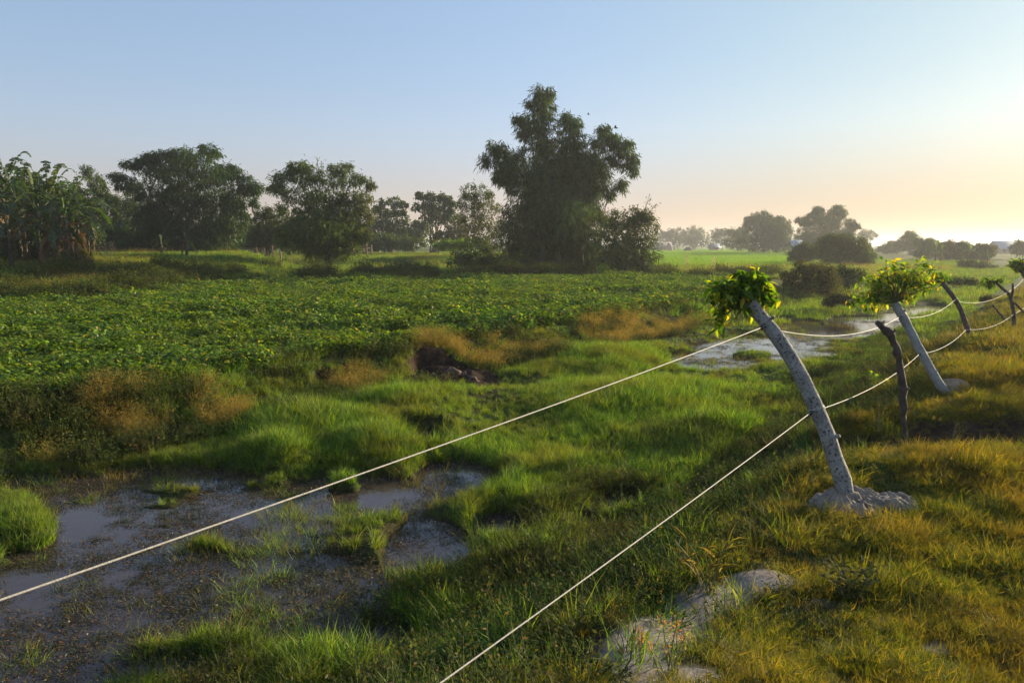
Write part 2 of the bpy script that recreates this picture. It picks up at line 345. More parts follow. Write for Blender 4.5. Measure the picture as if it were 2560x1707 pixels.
# ---------------------------------------------------------------- ground sheet and water
def build_ground():
    rr = np.concatenate([[.02], np.geomspace(.6, 3, 50)[:-1], np.geomspace(3, 110, 700)[:-1], np.geomspace(110, 6000, 90)])
    an = np.concatenate([np.linspace(-44, 44, 640), np.linspace(44, 316, 120)[1:-1]])
    an = np.radians(an); A, RR = np.meshgrid(an, rr); X = RR * np.sin(A); Y = RR * np.cos(A)
    Z = H(X, Y); n, m = X.shape
    i = np.arange(n - 1)[:, None] * m; j = np.arange(m)[None]; j2 = (j + 1) % m
    g = Geo(); g.add(np.stack([X, Y, Z], -1).reshape(-1, 3), [np.stack([i + j, i + m + j, i + m + j2, i + j2], -1).reshape(-1, 4)])
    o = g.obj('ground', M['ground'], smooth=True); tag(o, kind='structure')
    x = X.ravel(); y = Y.ravel(); z = Z.ravel(); d = np.hypot(x, y); r = x / np.maximum(y, 1)
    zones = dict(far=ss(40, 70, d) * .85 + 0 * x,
                 rice=ricemask(x, y),
                 sand=np.clip(ss(.10, .34, blobs(x, y, SOIL) * (1 + .8 * fbm(x / .3, y / .3, 71, 3))), 0, 1),
                 mud=np.clip(ss(.2, .5, blobs(x, y, CUT) + .8 * blobs(x, y, CUT2)) + ss(.06, -.04, z) + .75 * ss(.3, .7, blobs(x, y, DUSK)) + ss(.1, .4, blobs(x, y, GULLY)) + .6 * ss(.01, .08, blobs(x, y, SOIL)) * (1 - ss(.10, .3, blobs(x, y, SOIL))), 0, 1))  # dark mud tone also painted in as shade over the gully and dusk patches
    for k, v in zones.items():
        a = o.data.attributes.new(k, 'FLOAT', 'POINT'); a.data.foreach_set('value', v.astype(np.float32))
    # water
    g = Geo(); al = np.linspace(-14, 80, 60); sl = np.linspace(1.4, 10.9, 12); S, A = np.meshgrid(sl, al)
    P = P0 + A[..., None] * UU + S[..., None] * NN; n, m = S.shape
    i = np.arange(n - 1)[:, None] * m; j = np.arange(m - 1)[None]
    g.add(np.stack([P[..., 0], P[..., 1], 0 * S], -1), [np.stack([i + j, i + m + j, i + m + j + 1, i + j + 1], -1).reshape(-1, 4)])
    o = g.obj('water', M['water']); tag(o, kind='structure')
def ricemask(x, y):
    r = x / np.maximum(y, 1)
    base = ss(84, 90, y + 3 * fbm(x / 8, y / 8, 3, 2)) * ss(.16, .19, r) * ss(.40, .37, r) * ss(620, 560, y)
    # narrow bunds between the paddies
    b = np.abs(((y + 4 * fbm(x / 30, y / 30, 8, 2)) / 24.) % 1 - .5) > .46
    return base * np.where(b, .35, 1)
build_ground()
# ---------------------------------------------------------------- plant prototypes (instanced by the stuff objects)
def coll(name, objs):
    c = bpy.data.collections.new(name)
    for o in objs: c.objects.link(o)
    return c
def blades(g, n, rad, h0, h1, w, lean, curl, mi=0, t0=0, t1=1, base=None, segs=3):
    P = np.zeros((n, 3)); th = rng.uniform(0, 6.283, n); r = rad * np.sqrt(rng.uniform(0, 1, n))
    P[:, 0] = r * np.cos(th); P[:, 1] = r * np.sin(th)
    if base is not None: P = base
    h = rng.uniform(h0, h1, n); ph = th + rng.normal(0, .9, n); ln = h * np.abs(rng.normal(lean, lean * .5, n))
    dx = np.cos(ph) * ln; dy = np.sin(ph) * ln; c = rng.uniform(0, curl, n)
    ts = np.linspace(0, 1, segs + 1); wd = np.array([1, .9, .55, 0]) if segs == 3 else 1 - ts
    sx = -np.sin(ph + rng.normal(0, .8, n)); sy = np.cos(ph + rng.normal(0, .8, n))
    rows = []
    for t, ww in zip(ts, wd):
        cx = P[:, 0] + dx * t ** 1.7; cy = P[:, 1] + dy * t ** 1.7; cz = P[:, 2] + h * (t - c * t * t * .5) - .02
        for sg in ((1, -1) if ww > 0 else (1,)):
            rows.append(np.stack([cx + sg * sx * w * ww * .5, cy + sg * sy * w * ww * .5, cz], -1))
    V = np.stack(rows, 1); k = V.shape[1]; o = (np.arange(n) * k)[:, None]
    q = np.concatenate([o + [2 * i, 2 * i + 1, 2 * i + 3, 2 * i + 2] for i in range(segs - 1)]); tr = o + [2 * segs - 2, 2 * segs - 1, 2 * segs]
    g.add(V.reshape(-1, 3), [q, tr], np.repeat(rng.uniform(t0, t1, n), k), mi)
    return P, V[:, -1]
def proto_grass(name, k, m, *a, **kw):
    out = []
    for i in range(k):
        g = Geo(); blades(g, *a, **kw); out.append(g.obj(name, m, link=False))
    return out
def proto_dry(name, k, m, n=70, rad=.14, h0=.25, h1=.5):
    out = []
    for i in range(k):
        g = Geo(); P, T = blades(g, n, rad, h0, h1, .0035, .35, .2, t0=.1, t1=.8)
        for q in range(3):   # feathery seed heads
            T2 = T + rng.normal(0, .018, T.shape) - [0, 0, .03 * q]
            leaves(g, T2, rng.normal(0, 1, T.shape) + [0, 0, .9], rng.normal(0, 1, T.shape), rng.uniform(.03, .06, len(T)), .007, rng.uniform(.5, 1, len(T)))
        out.append(g.obj(name, m, link=False))
    return out
def proto_crop(k):
    out = []
    for i in range(k):
        g = Geo(); n = 52; th = rng.uniform(0, 6.28, n); r = .27 * np.sqrt(rng.uniform(0, 1, n)); h = rng.uniform(.04, .30, n) * (1.15 - r)
        P = np.stack([r * np.cos(th), r * np.sin(th), h], -1)
        for da in (-1.15, 0, 1.15):
            ph = th + da + rng.normal(0, .3, n)
            D = np.stack([np.cos(ph), np.sin(ph), rng.normal(.05, .3, n)], -1)
            U = np.stack([rng.normal(0, .35, n), rng.normal(0, .35, n), np.ones(n)], -1)
            leaves(g, P, D, U, rng.uniform(.045, .09, n), rng.uniform(.032, .058, n), rng.uniform(0, 1, n), TO, .25)
        for j in range(0, n, 3): tube(g, [P[j] * [.4, .4, 0] - [0, 0, .03], P[j]], .003, 3, tint=.5, cap=False)
        out.append(g.obj('crop_plant', M['crop'], link=False))
    return out
def proto_weed(name, k, m, n=26, rad=.2, h=.4, L_=.05):
    out = []
    for i in range(k):
        g = Geo()
        for j in range(n):
            th = rng.uniform(0, 6.28); r = rad * math.sqrt(rng.uniform()); b = np.array([r * math.cos(th), r * math.sin(th), -.03])
            hh = h * rng.uniform(.45, 1.1); tip = b + [rng.normal(0, .07) + .2 * b[0], rng.normal(0, .07) + .2 * b[1], hh]
            tube(g, [b, (b + tip) / 2 + rng.normal(0, .015, 3), tip], [.003, .0025, .0015], 3, tint=.6, cap=False)
            q = 13; t = rng.uniform(.15, 1.05, q)[:, None]; P = b + (tip - b) * t
            D = np.concatenate([rng.normal(0, 1, (q, 2)), rng.normal(.35, .4, (q, 1))], 1)
            leaves(g, P, D, np.array([[0, 0, 1.]]) + rng.normal(0, .4, (q, 3)), rng.uniform(.6, 1.3, q) * L_, L_ * .42, rng.uniform(0, 1, q))
        out.append(g.obj(name, m, link=False))
    return out
def proto_float(k):
    out = []
    for i in range(k):
        g = Geo(); n = 46; c = rng.normal(0, .07, (6, 2)); P = np.zeros((n, 3)); P[:, :2] = c[rng.integers(0, 6, n)] + rng.normal(0, .028, (n, 2)); P[:, 2] = rng.uniform(.002, .012, n)
        th = rng.uniform(0, 6.28, n); D = np.stack([np.cos(th), np.sin(th), rng.uniform(-.05, .5, n)], -1)
        leaves(g, P, D, np.array([[0, 0, 1.]]) + rng.normal(0, .3, (n, 3)), rng.uniform(.012, .034, n), rng.uniform(.006, .014, n), rng.uniform(0, 1, n))
        out.append(g.obj('floating_plant', M['float'], link=False))
    return out
def stuff(name, label, protos, X, Y, Z, scale, tilt=.12, sz=None, cat=None):
    """one object that instances small plants over the ground"""
    n = len(X); me = bpy.data.meshes.new(name); me.vertices.add(n)
    me.vertices.foreach_set('co', np.stack([X, Y, Z], -1).astype(np.float32).ravel())
    rot = np.stack([rng.normal(0, tilt, n), rng.normal(0, tilt, n), rng.uniform(0, 6.283, n)], -1)
    scale = np.broadcast_to(scale, (n,)); s3 = np.stack([scale, scale, scale if sz is None else scale * sz], -1)
    for nm, arr in (('rot', rot), ('scl', s3)):
        a = me.attributes.new(nm, 'FLOAT_VECTOR', 'POINT'); a.data.foreach_set('vector', arr.astype(np.float32).ravel())
    a = me.attributes.new('pick', 'INT', 'POINT'); a.data.foreach_set('value', rng.integers(0, len(protos), n).astype(np.int32))
    o = bpy.data.objects.new(name, me); COL.objects.link(o); tag(o, label, cat, kind='stuff')
    ng = bpy.data.node_groups.new(name, 'GeometryNodeTree')
    ng.interface.new_socket('Geometry', in_out='INPUT', socket_type='NodeSocketGeometry'); ng.interface.new_socket('Geometry', in_out='OUTPUT', socket_type='NodeSocketGeometry')
    nn = ng.nodes; gi = nn.new('NodeGroupInput'); go = nn.new('NodeGroupOutput')
    ip = nn.new('GeometryNodeInstanceOnPoints'); ci = nn.new('GeometryNodeCollectionInfo')
    ci.inputs['Collection'].default_value = coll(name + ' plants', protos); ci.inputs['Separate Children'].default_value = True; ci.inputs['Reset Children'].default_value = True
    def na(nm, dt):
        q = nn.new('GeometryNodeInputNamedAttribute'); q.data_type = dt; q.inputs['Name'].default_value = nm; return [s for s in q.outputs if s.enabled][0]
    lk = ng.links.new
    lk(gi.outputs[0], ip.inputs['Points']); lk(ci.outputs[0], ip.inputs['Instance']); ip.inputs['Pick Instance'].default_value = True
    lk(na('pick', 'INT'), ip.inputs['Instance Index']); lk(na('rot', 'FLOAT_VECTOR'), ip.inputs['Rotation']); lk(na('scl', 'FLOAT_VECTOR'), ip.inputs['Scale'])
    lk(ip.outputs[0], go.inputs[0])
    md = o.modifiers.new('plants', 'NODES'); md.node_group = ng
    return o
def scat(n, r0, r1, p, fn, ang=42):
    """points with density falling as r**(p-2); kept with probability fn"""
    q = rng.uniform(0, 1, n); r = (r0 ** p + q * (r1 ** p - r0 ** p)) ** (1 / p) if p else r0 * (r1 / r0) ** q
    a = np.radians(rng.uniform(-ang, ang, n)); x = r * np.sin(a); y = r * np.cos(a)
    k = rng.uniform(0, 1, n) < fn(x, y); x = x[k]; y = y[k]; return x, y, H(x, y)
def slopeof(x, y):
    e = .1; return np.hypot(H(x + e, y) - H(x - e, y), H(x, y + e) - H(x, y - e)) / (2 * e)
def zone(x, y):
    s, a = sa(x, y); z = H(x, y); r = x / np.maximum(y, 1); bs = bank_s(a)
    edge = 49 + 6 * ss(-.3, .1, r) - 17 * ss(-.28, -.62, r)
    return s, a, z, r, bs, edge
soilm = lambda x, y: ss(.06, .28, blobs(x, y, SOIL) * (1 + .8 * fbm(x / .3, y / .3, 71, 3)))
MOUND = hblob(2140, 1275, 165, 34)
moundm = lambda x, y: (blobs(x, y, [MOUND]) > .36)
cutm = lambda x, y: ss(.40, .55, blobs(x, y, CUT) + .6 * blobs(x, y, CUT2))

def f_levee(x, y):
    s, a, z, r, bs, e = zone(x, y); n = fbm(x / .5, y / .5, 81, 3)
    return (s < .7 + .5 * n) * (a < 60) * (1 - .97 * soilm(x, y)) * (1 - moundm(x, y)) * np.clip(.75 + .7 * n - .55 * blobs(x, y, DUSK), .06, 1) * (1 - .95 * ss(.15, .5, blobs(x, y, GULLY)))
pl = proto_grass('grass_tuft', 5, M['levee'], 95, .14, .02, .075, .0042, 1.3, .6)
x, y, z = scat(230000, 1.2, 14, 1.2, f_levee)
stuff('levee_grass', 'short golden green grass over the levee beside the fence line', pl, x, y, z, rng.uniform(.4, 1.05, len(x)) * (1 + .45 * fbm(x / .22, y / .22, 83, 2)) * (.56 + .045 * np.hypot(x, y)), .45)
lw = proto_weed('weed', 5, M['green_weed'], 9, .07, .09, .022)
x, y, z = scat(9000, 1.2, 16, 1.2, lambda x, y: f_levee(x, y) * ss(-.1, .6, fbm(x / .7, y / .7, 87, 3)))
stuff('levee_weeds', 'small broad leaved weeds dotted through the short levee grass', lw, x, y, z, rng.uniform(.5, 1.3, len(x)), .3)
pl2 = proto_grass('grass_tuft', 4, M['levee'], 100, .3, .04, .12, .010, .9, .5)
x, y, z = scat(60000, 13, 75, .9, lambda x, y: f_levee(x, y) * 1.)
stuff('distant_levee_grass', 'golden grass on the far stretch of the levee', pl2, x, y, z, rng.uniform(.8, 1.6, len(x)), .15)

def f_slope(x, y):
    s, a, z, r, bs, e = zone(x, y); n = fbm(x / .7, y / .7, 91, 3)
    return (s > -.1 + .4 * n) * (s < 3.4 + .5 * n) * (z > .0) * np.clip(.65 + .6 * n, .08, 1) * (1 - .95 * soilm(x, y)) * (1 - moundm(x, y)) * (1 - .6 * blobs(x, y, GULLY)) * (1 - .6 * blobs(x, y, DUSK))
wd = proto_weed('weed', 5, M['weed'], 22, .16, .18, .026)
x, y, z = scat(24000, 2, 30, 1.2, f_slope)
stuff('slope_weeds', 'low dark weeds and herbs on the shaded slope below the levee', wd, x, y, z, rng.uniform(.5, 1.25, len(x)), .2)
sg = proto_grass('grass_tuft', 4, M['lush'], 60, .14, .07, .2, .005, .6, .5)
x, y, z = scat(30000, 2, 40, 1.2, f_slope)
stuff('slope_grass', 'dull green grass growing among the weeds on the levee slope', sg, x, y, z, rng.uniform(.6, 1.2, len(x)), .2)

def f_lush(x, y):
    s, a, z, r, bs, e = zone(x, y); n = fbm(x / 1.4, y / 1.4, 101, 3)
    return (s > 2.3) * (s < bs + .1 + .3 * n) * (z > .025) * np.clip(.55 + .9 * n + 1.2 * blobs(x, y, LUSH) + .9 * blobs(x, y, ISLE), .28, 1) * (1 - cutm(x, y))
lg = proto_grass('grass_tuft', 7, M['lush'], 46, .10, .10, .36, .0085, .55, .45)
x, y, z = scat(115000, 3.5, 30, 1.1, f_lush)
lh = .72 * (1 - .35 * ss(10, 16, sa(x, y)[1])) * np.clip(.55 + .25 * fbm(x / 1.2, y / 1.2, 111, 2) + .5 * blobs(x, y, LUSH) + .1 * blobs(x, y, ISLE), .4, 1.2)
stuff('marsh_grass', 'tall lush green marsh grass standing in the shallow channel', lg, x, y, z, rng.uniform(.5, 1.4, len(x)) ** 1.1 * lh, .3)
lg2 = proto_grass('grass_tuft', 4, M['lush'], 90, .35, .15, .4, .016, .45, .35)
x, y, z = scat(50000, 28, 130, .9, lambda x, y: f_lush(x, y) * (sa(x, y)[1] < 110))
stuff('distant_marsh_grass', 'green marsh grass along the far end of the channel', lg2, x, y, z, rng.uniform(.5, 1.1, len(x)), .12)

def f_spr(x, y):
    s, a, z, r, bs, e = zone(x, y); n = fbm(x / .8, y / .8, 121, 3)
    return (s > 2.4) * (s < bs - .4) * (z < .09) * ss(-.25, .5, n + .3 * ss(.9, .3, blobs(x, y, WATER)))
sp = proto_grass('grass_tuft', 5, M['levee'], 16, .10, .06, .17, .0045, .6, .4)
x, y, z = scat(24000, 3.5, 32, 1.3, f_spr)
stuff('sparse_sedge', 'thin yellowish sedge blades poking out of the shallow water', sp, x, y, np.maximum(z, -.03), rng.uniform(.6, 1.4, len(x)), .2)
x, y, z = scat(13000, 3.5, 30, 1.2, lambda x, y: f_spr(x, y) * ss(.0, .5, fbm(x / .45, y / .45, 127, 3)))
stuff('pond_sedge', 'short green sedge tufts standing in the shallow pond', sg, x, y, np.maximum(z, -.03), rng.uniform(.5, 1.1, len(x)), .2)
def f_float(x, y):
    s, a, z, r, bs, e = zone(x, y); n = fbm(x / .9, y / .9, 131, 3); n2 = fbm(x / .22, y / .22, 137, 2)
    return (s > 2.2) * (s < bs - .2) * (z < .09) * ss(-.25, .75, n + .7 * n2 + .9 * ss(-.08, -.02, z)) * .9
fl = proto_float(5)
x, y, z = scat(60000, 3.5, 34, 1.2, f_float)
stuff('floating_weed', 'brown green floating weed scattered over the pond surface', fl, x, y, np.maximum(z, .0), rng.uniform(.6, 1.25, len(x)), .0)

def f_dry(x, y):
    s, a, z, r, bs, e = zone(x, y); n = fbm(x / .8, y / .8, 141, 3)
    line = np.exp(-((s - bs - .25) / .7) ** 2)
    return (s > bs - 1.6) * np.clip(2.2 * (blobs(x, y, DRY) - .35) + .22 * line + .25 * n * line, 0, 1) * (1 - cutm(x, y)) * (a < 60)
dr = proto_dry('dry_tuft', 5, M['dry'])
x, y, z = scat(42000, 8, 46, 1.1, f_dry)
stuff('dry_bank_grass', 'feathery tan dry grass along the bank of the crop field', dr, x, y, z, rng.uniform(.4, .95, len(x)), .2)
def f_bankweed(x, y):
    s, a, z, r, bs, e = zone(x, y); n = fbm(x / 1.2, y / 1.2, 151, 3)
    return (s > bs - 2.0) * (s < bs + 1.) * np.clip(.4 + .7 * n, .05, 1) * (1 - cutm(x, y)) * (z > .05) * (a < 70)
bw = proto_weed('weed', 3, M['weed'], 26, .2, .34, .04) + proto_weed('weed', 4, M['green_weed'], 26, .2, .30, .038)
x, y, z = scat(22000, 7, 50, 1.1, f_bankweed)
stuff('bank_weeds', 'straggly olive and brown weeds on the bank below the crop field', bw, x, y, z, rng.uniform(.6, 1.3, len(x)), .15)

def f_crop(x, y):
    s, a, z, r, bs, e = zone(x, y); n = fbm(x / 2.2, y / 2.2, 161, 3)
    row = .75 + .3 * np.sin(s * 2 * math.pi / 1.1 + .6 * fbm(x / 1.1, y / 1.1, 31, 3))
    return (s > bs + .5) * (y < e - .3) * (r < .29) * np.clip(row * (.7 + 1.1 * n), .1, 1)
cr = proto_crop(6)
x, y, z = scat(88000, 9, 60, 1.05, f_crop)
stuff('crop_plants', 'low leafy dark green crop covering the whole field', cr, x, y, z - .02, rng.uniform(.6, 1.3, len(x)) * (1 + .006 * y) * (1 + .35 * np.clip(fbm(x / 1.6, y / 1.6, 401, 3), -.8, 1)), .25, cat='crop')
def f_cgrass(x, y):
    s, a, z, r, bs, e = zone(x, y); n = fbm(x / 2.2, y / 2.2, 161, 3)
    return (s > bs + .3) * (y < e + 1) * (r < .33) * np.clip(.32 - .9 * n, .05, .9)
x, y, z = scat(30000, 9, 60, 1.05, f_cgrass)
cg = proto_grass('grass_tuft', 4, M['lush'], 60, .2, .12, .28, .009, .5, .3)
stuff('field_grass', 'yellow green grass filling the gaps between the crop plants', cg, x, y, z, rng.uniform(.7, 1.25, len(x)), .12)
# bund bushes and rough grass behind the crop field
def f_bund(x, y):
    s, a, z, r, bs, e = zone(x, y); n = fbm(x / 2.5, y / 2.5, 171, 3)
    return (s > 9) * (y > e - .6) * (y < e + 11) * (r < .36) * np.clip(.55 + 1.1 * n - .06 * (y - e), .0, 1)
bb = proto_weed('bush', 5, M['green_weed'], 34, .4, .75, .09)
x, y, z = scat(60000, 30, 66, 1, f_bund)
stuff('bund_weeds', 'dark bushy weeds along the earth bund behind the crop field', bb, x, y, z, rng.uniform(.4, 1.1, len(x)) * (1 + .6 * fbm(x / 1.8, y / 1.8, 175, 2)), .2)
def f_rough(x, y):
    s, a, z, r, bs, e = zone(x, y); n = fbm(x / 6, y / 6, 181, 3)
    return (s > 9) * (y > e - .4) * (ricemask(x, y) < .3) * np.clip(.6 + .5 * n, .1, 1)
rg = proto_grass('grass_tuft', 5, M['lush'], 90, .5, .15, .42, .022, .5, .35)
x, y, z = scat(85000, 30, 150, .8, f_rough)
stuff('meadow_grass', 'rough green grass between the field bund and the tree line', rg, x, y, z, rng.uniform(.6, 1.3, len(x)), .12)
dg = proto_dry('dry_tuft', 3, M['dry'], 60, .35, .3, .7)
def f_rdry(x, y):
    n = fbm(x / 5, y / 5, 191, 3); s, a, z, r, bs, e = zone(x, y)
    return (s > 9) * (y > e + .5) * (ricemask(x, y) < .3) * np.clip(n - .1 + .5 * (r < -.45) + .5 * ((r > .15) & (y > 64) & (y < 92)), 0, .8)
x, y, z = scat(22000, 32, 110, .8, f_rdry)
stuff('meadow_dry_grass', 'dry tan grass in patches over the meadow behind the field', dg, x, y, z, rng.uniform(.6, 1.2, len(x)), .12)
x, y, z = scat(30000, 84, 320, .4, lambda x, y: ricemask(x, y) * .9)
ri = proto_grass('rice_tuft', 3, M['rice'], 60, .9, .2, .45, .05, .35, .3)
stuff('rice_paddy', 'bright yellow green young rice in the far paddies', ri, x, y, z, rng.uniform(.8, 1.2, len(x)), .05)
print('stuff done')
# ---------------------------------------------------------------- trees
def crown(g, lobes, d, dens, leaf, depth=.9, k=7, droop=.9, fan=.8, core=True, mi=0, templ=TD, gap=.25, csz=.32, seed=1, djit=.5, up=0.):
    """leaf sprays through lobes given as (u, v, ru, rv) of the photograph, stood at distance d"""
    mini = []
    for (u, v, ru, rv) in lobes:
        if ru * d / FPX > .7:
            for _ in range(4):
                a = rng.uniform(-.5, math.pi + .5); mini.append((u + math.cos(a) * ru * 1.0, v - math.sin(a) * rv * 1.0, ru * rng.uniform(.10, .24), rv * rng.uniform(.16, .34)))
    for li, (u, v, ru, rv) in enumerate(list(lobes) + mini):
        rx = ru * d / FPX; rz = rv * d / FPX; ry = min((rx + rz) * .5 * depth * 1.15, 4.5)
        c = dp(u, v, d + rng.normal(0, djit) * ry)
        n = int(dens * (2.0 if li < len(lobes) else 1.3) * (rx * rz * 1.0 + (.25 if li < len(lobes) else .05)) + 6)
        q = rng.normal(size=(n, 3)); q = unit(q) * (rng.uniform(0, 1, n) ** .42)[:, None] * rng.uniform(.8, 1.27, (n, 1))
        P = c + q * [rx, ry, rz]
        keep = fbm(P[:, 0] / (csz * 2.6) + seed, (P[:, 2] + P[:, 1] * .7) / (csz * 2.2), seed + li, 2) > (-.9 + gap * 1.6 * np.linalg.norm(q, axis=1) ** 2)
        P = P[keep]; q = q[keep]; n = len(P)
        if not n: continue
        out = unit(q + rng.normal(0, .35, q.shape)); A = unit(out * [1, 1, .6] + [0, 0, -droop * .55 + up])
        P = np.repeat(P, k, 0) + rng.normal(0, csz * .45, (n * k, 3)); A = np.repeat(A, k, 0)
        D = A + rng.normal(0, fan * .62, A.shape) + [0, 0, -.25 * droop]
        tint = np.clip(np.repeat(rng.uniform(.1, .8, n), k) + rng.normal(0, .13, n * k), 0, 1)
        leaves(g, P, D, rng.normal(0, 1, A.shape) + [0, 0, 1.2], rng.uniform(.7, 1.3, n * k) * leaf[0], rng.uniform(.8, 1.2, n * k) * leaf[1], tint, templ, .15, mi)
def limbs(g, base, lobes, d, r0, n=None, wob=.06, splay=.25, fork=.45, spread=.3, sides=6):
    L_ = lobes if n is None else [lobes[i] for i in rng.choice(len(lobes), min(n, len(lobes)), False)]
    for (u, v, ru, rv) in L_:
        t = dp(u + rng.normal(0, ru * .3), v - rv * .3, d + rng.normal(0, .6)); b = base + np.array([rng.normal(0, spread), rng.normal(0, spread), -.2])
        mid = b * (1 - fork) + t * fork; mid[0] = b[0] * (1 - splay) + t[0] * splay; mid[1] = b[1] * (1 - splay) + t[1] * splay
        P = spline([b, mid, t], 9); P[1:-1] += rng.normal(0, wob * np.linalg.norm(t - b) * .12, (7, 3))
        tube(g, P, np.linspace(r0, r0 * .22, 9), sides)
def tree(name, label, cat, d, base, lobes, leaf=(.34, .075), dens=30, m='bamboo', trunk_mat='bark', r0=.12, group=None, nl=None, spread=.3, k=7, tips=(), fork=.45, splay=.25, **kw):
    b = dp(base[0], base[1], d); b[2] = float(H(b[0], b[1])) 
    e = thing(name, b, label, cat, group)
    g = Geo(); limbs(g, b, lobes, d, r0, nl, fork=fork, spread=spread, splay=splay)
    for (pts) in tips:
        P = spline([dp(u, v, d) for u, v in pts], 8); tube(g, P, np.linspace(.04, .012, 8), 4)
    g.obj('foliage_stems' if name in ('bush', 'shrub', 'hedge') else 'trunk' if name != 'bamboo_clump' and name != 'bamboo_thicket' else 'culms', M[trunk_mat], e)
    g = Geo(); crown(g, lobes, d, dens, leaf, seed=int(base[0]) % 97, k=k, **kw)
    for (pts) in tips:   # sparse leaves along bare tips
        P = spline([dp(u, v, d) for u, v in pts], 14)[4:]; P = np.repeat(P, 3, 0) + rng.normal(0, .1, (len(P) * 3, 3))
        leaves(g, P, rng.normal(0, 1, P.shape) + [0, 0, -.4], rng.normal(0, 1, P.shape), leaf[0] * .8, leaf[1], rng.uniform(0, 1, len(P)))
    g.obj('crown', M[m], e)
    return e
BIG = [(1353, 232, 26, 22), (1353, 262, 34, 30), (1346, 306, 42, 30), (1298, 300, 14, 9), (1310, 335, 22, 14), (1350, 358, 48, 44), (1424, 306, 30, 22), (1427, 350, 42, 33),
       (1505, 325, 20, 17), (1515, 354, 36, 24), (1558, 372, 28, 24), (1585, 395, 12, 22), (1583, 430, 9, 14), (1550, 461, 18, 20), (1242, 372, 30, 20), (1218, 402, 15, 24), (1266, 402, 38, 30),
       (1262, 440, 24, 22), (1316, 439, 76, 62), (1409, 420, 78, 62), (1483, 409, 60, 42), (1464, 468, 70, 52), (1335, 513, 82, 62), (1409, 540, 100, 84), (1372, 615, 92, 62), (1463, 587, 76, 70),
       (1290, 580, 60, 60), (1455, 640, 66, 38), (1330, 650, 74, 32), (1400, 655, 80, 30), (1565, 410, 22, 16)]
tree('bamboo_clump', 'tallest bamboo clump, dark with a pointed top, in the middle beyond the field', 'bamboo', 62, (1400, 688), [(u, v, ru * .9, rv * .9) for u, v, ru, rv in BIG] + [(1385, 560, 80, 70), (1400, 640, 110, 44), (1370, 470, 60, 60), (1440, 420, 50, 50)], dens=66, nl=None, r0=.07,
     trunk_mat='culm', spread=1.5, k=8, leaf=(.42, .07), tips=[[(1400, 460), (1398, 350), (1400, 295)], [(1500, 560), (1520, 500), (1533, 460)]], gap=.5, fork=.6, djit=.35, droop=1.3)
tree('bamboo_thicket', 'round grey green bamboo thicket leaning on the right foot of the tallest bamboo', 'bamboo', 58, (1590, 690),
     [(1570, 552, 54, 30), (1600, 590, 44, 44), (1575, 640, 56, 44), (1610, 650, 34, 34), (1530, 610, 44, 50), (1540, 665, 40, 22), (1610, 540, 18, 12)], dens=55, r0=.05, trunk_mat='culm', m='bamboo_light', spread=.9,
     tips=[[(1585, 600), (1610, 530), (1623, 491)], [(1600, 600), (1625, 530), (1642, 509)], [(1560, 600), (1590, 550), (1592, 520)]])
tree('bamboo_clump', 'light feathery bamboo half hidden behind the left side of the tallest bamboo', 'bamboo', 72, (1190, 640),
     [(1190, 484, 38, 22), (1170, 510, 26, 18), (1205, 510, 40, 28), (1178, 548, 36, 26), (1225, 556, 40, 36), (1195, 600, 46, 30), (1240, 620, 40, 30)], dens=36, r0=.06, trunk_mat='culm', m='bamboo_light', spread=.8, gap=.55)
tree('bush', 'low dark bush with bright tips at the left foot of the tallest bamboo', 'bush', 64, (1180, 680),
     [(1180, 640, 44, 22), (1215, 650, 40, 24), (1150, 652, 30, 16), (1250, 655, 36, 22)], dens=60, r0=.05, m='broad', leaf=(.22, .1), spread=.6)
tree('bush', 'small bright yellow green bush at the foot of the tallest bamboo', 'bush', 55, (1507, 692), [(1505, 672, 13, 13), (1512, 684, 9, 8)], dens=120, r0=.03, m='yshrub', leaf=(.16, .06), csz=.15)
B2 = [(521, 379, 24, 18), (411, 385, 25, 11), (370, 400, 22, 11), (325, 412, 19, 7), (290, 443, 18, 9), (323, 462, 30, 14), (398, 420, 52, 32), (480, 426, 74, 45), (562, 440, 38, 24), (590, 420, 14, 8), (617, 462, 24, 20),
      (411, 484, 66, 36), (507, 495, 80, 50), (590, 508, 46, 32), (562, 563, 52, 44), (452, 549, 100, 44), (507, 600, 90, 34), (640, 470, 14, 16), (395, 560, 60, 50), (450, 395, 34, 20)]
tree('bamboo_clump', 'wide spreading dark bamboo above the small banana plant, left of the field', 'bamboo', 75, (480, 640), B2, dens=60, r0=.08, trunk_mat='culm', spread=2, gap=.4, leaf=(.38, .09), djit=.35)
T5 = [(754, 420, 30, 13), (704, 447, 26, 13), (770, 440, 52, 24), (850, 424, 26, 15), (860, 453, 48, 24), (908, 450, 24, 12), (926, 462, 9, 9), (696, 478, 32, 11), (792, 484, 78, 38), (888, 495, 38, 20), (792, 536, 98, 44),
      (860, 536, 66, 30), (800, 575, 90, 36), (833, 600, 62, 24), (905, 520, 16, 24), (690, 465, 14, 8)]
tree('bamboo_tree', 'mid green spreading tree on one dark trunk at the back edge of the crop field', 'tree', 64, (820, 680), T5 + [(770, 610, 60, 28), (850, 622, 54, 24), (810, 630, 40, 18), (800, 560, 90, 40), (735, 590, 40, 30), (880, 580, 40, 30)], dens=52, r0=.10, trunk_mat='bark', m='bamboo_light', spread=.06, fork=.4, splay=.08, gap=.45,
     tips=[[(800, 480), (797, 430), (792, 396)], [(805, 480), (806, 430), (803, 404)]], djit=.3)
tree('tree', 'dark round tree behind the wooden fence, left of the single trunk tree', 'tree', 84, (670, 640),
     [(655, 568, 36, 30), (690, 552, 46, 30), (645, 600, 30, 26), (700, 590, 56, 34), (660, 540, 24, 16), (745, 590, 40, 30)], dens=40, m='broad', leaf=(.24, .12), r0=.1)
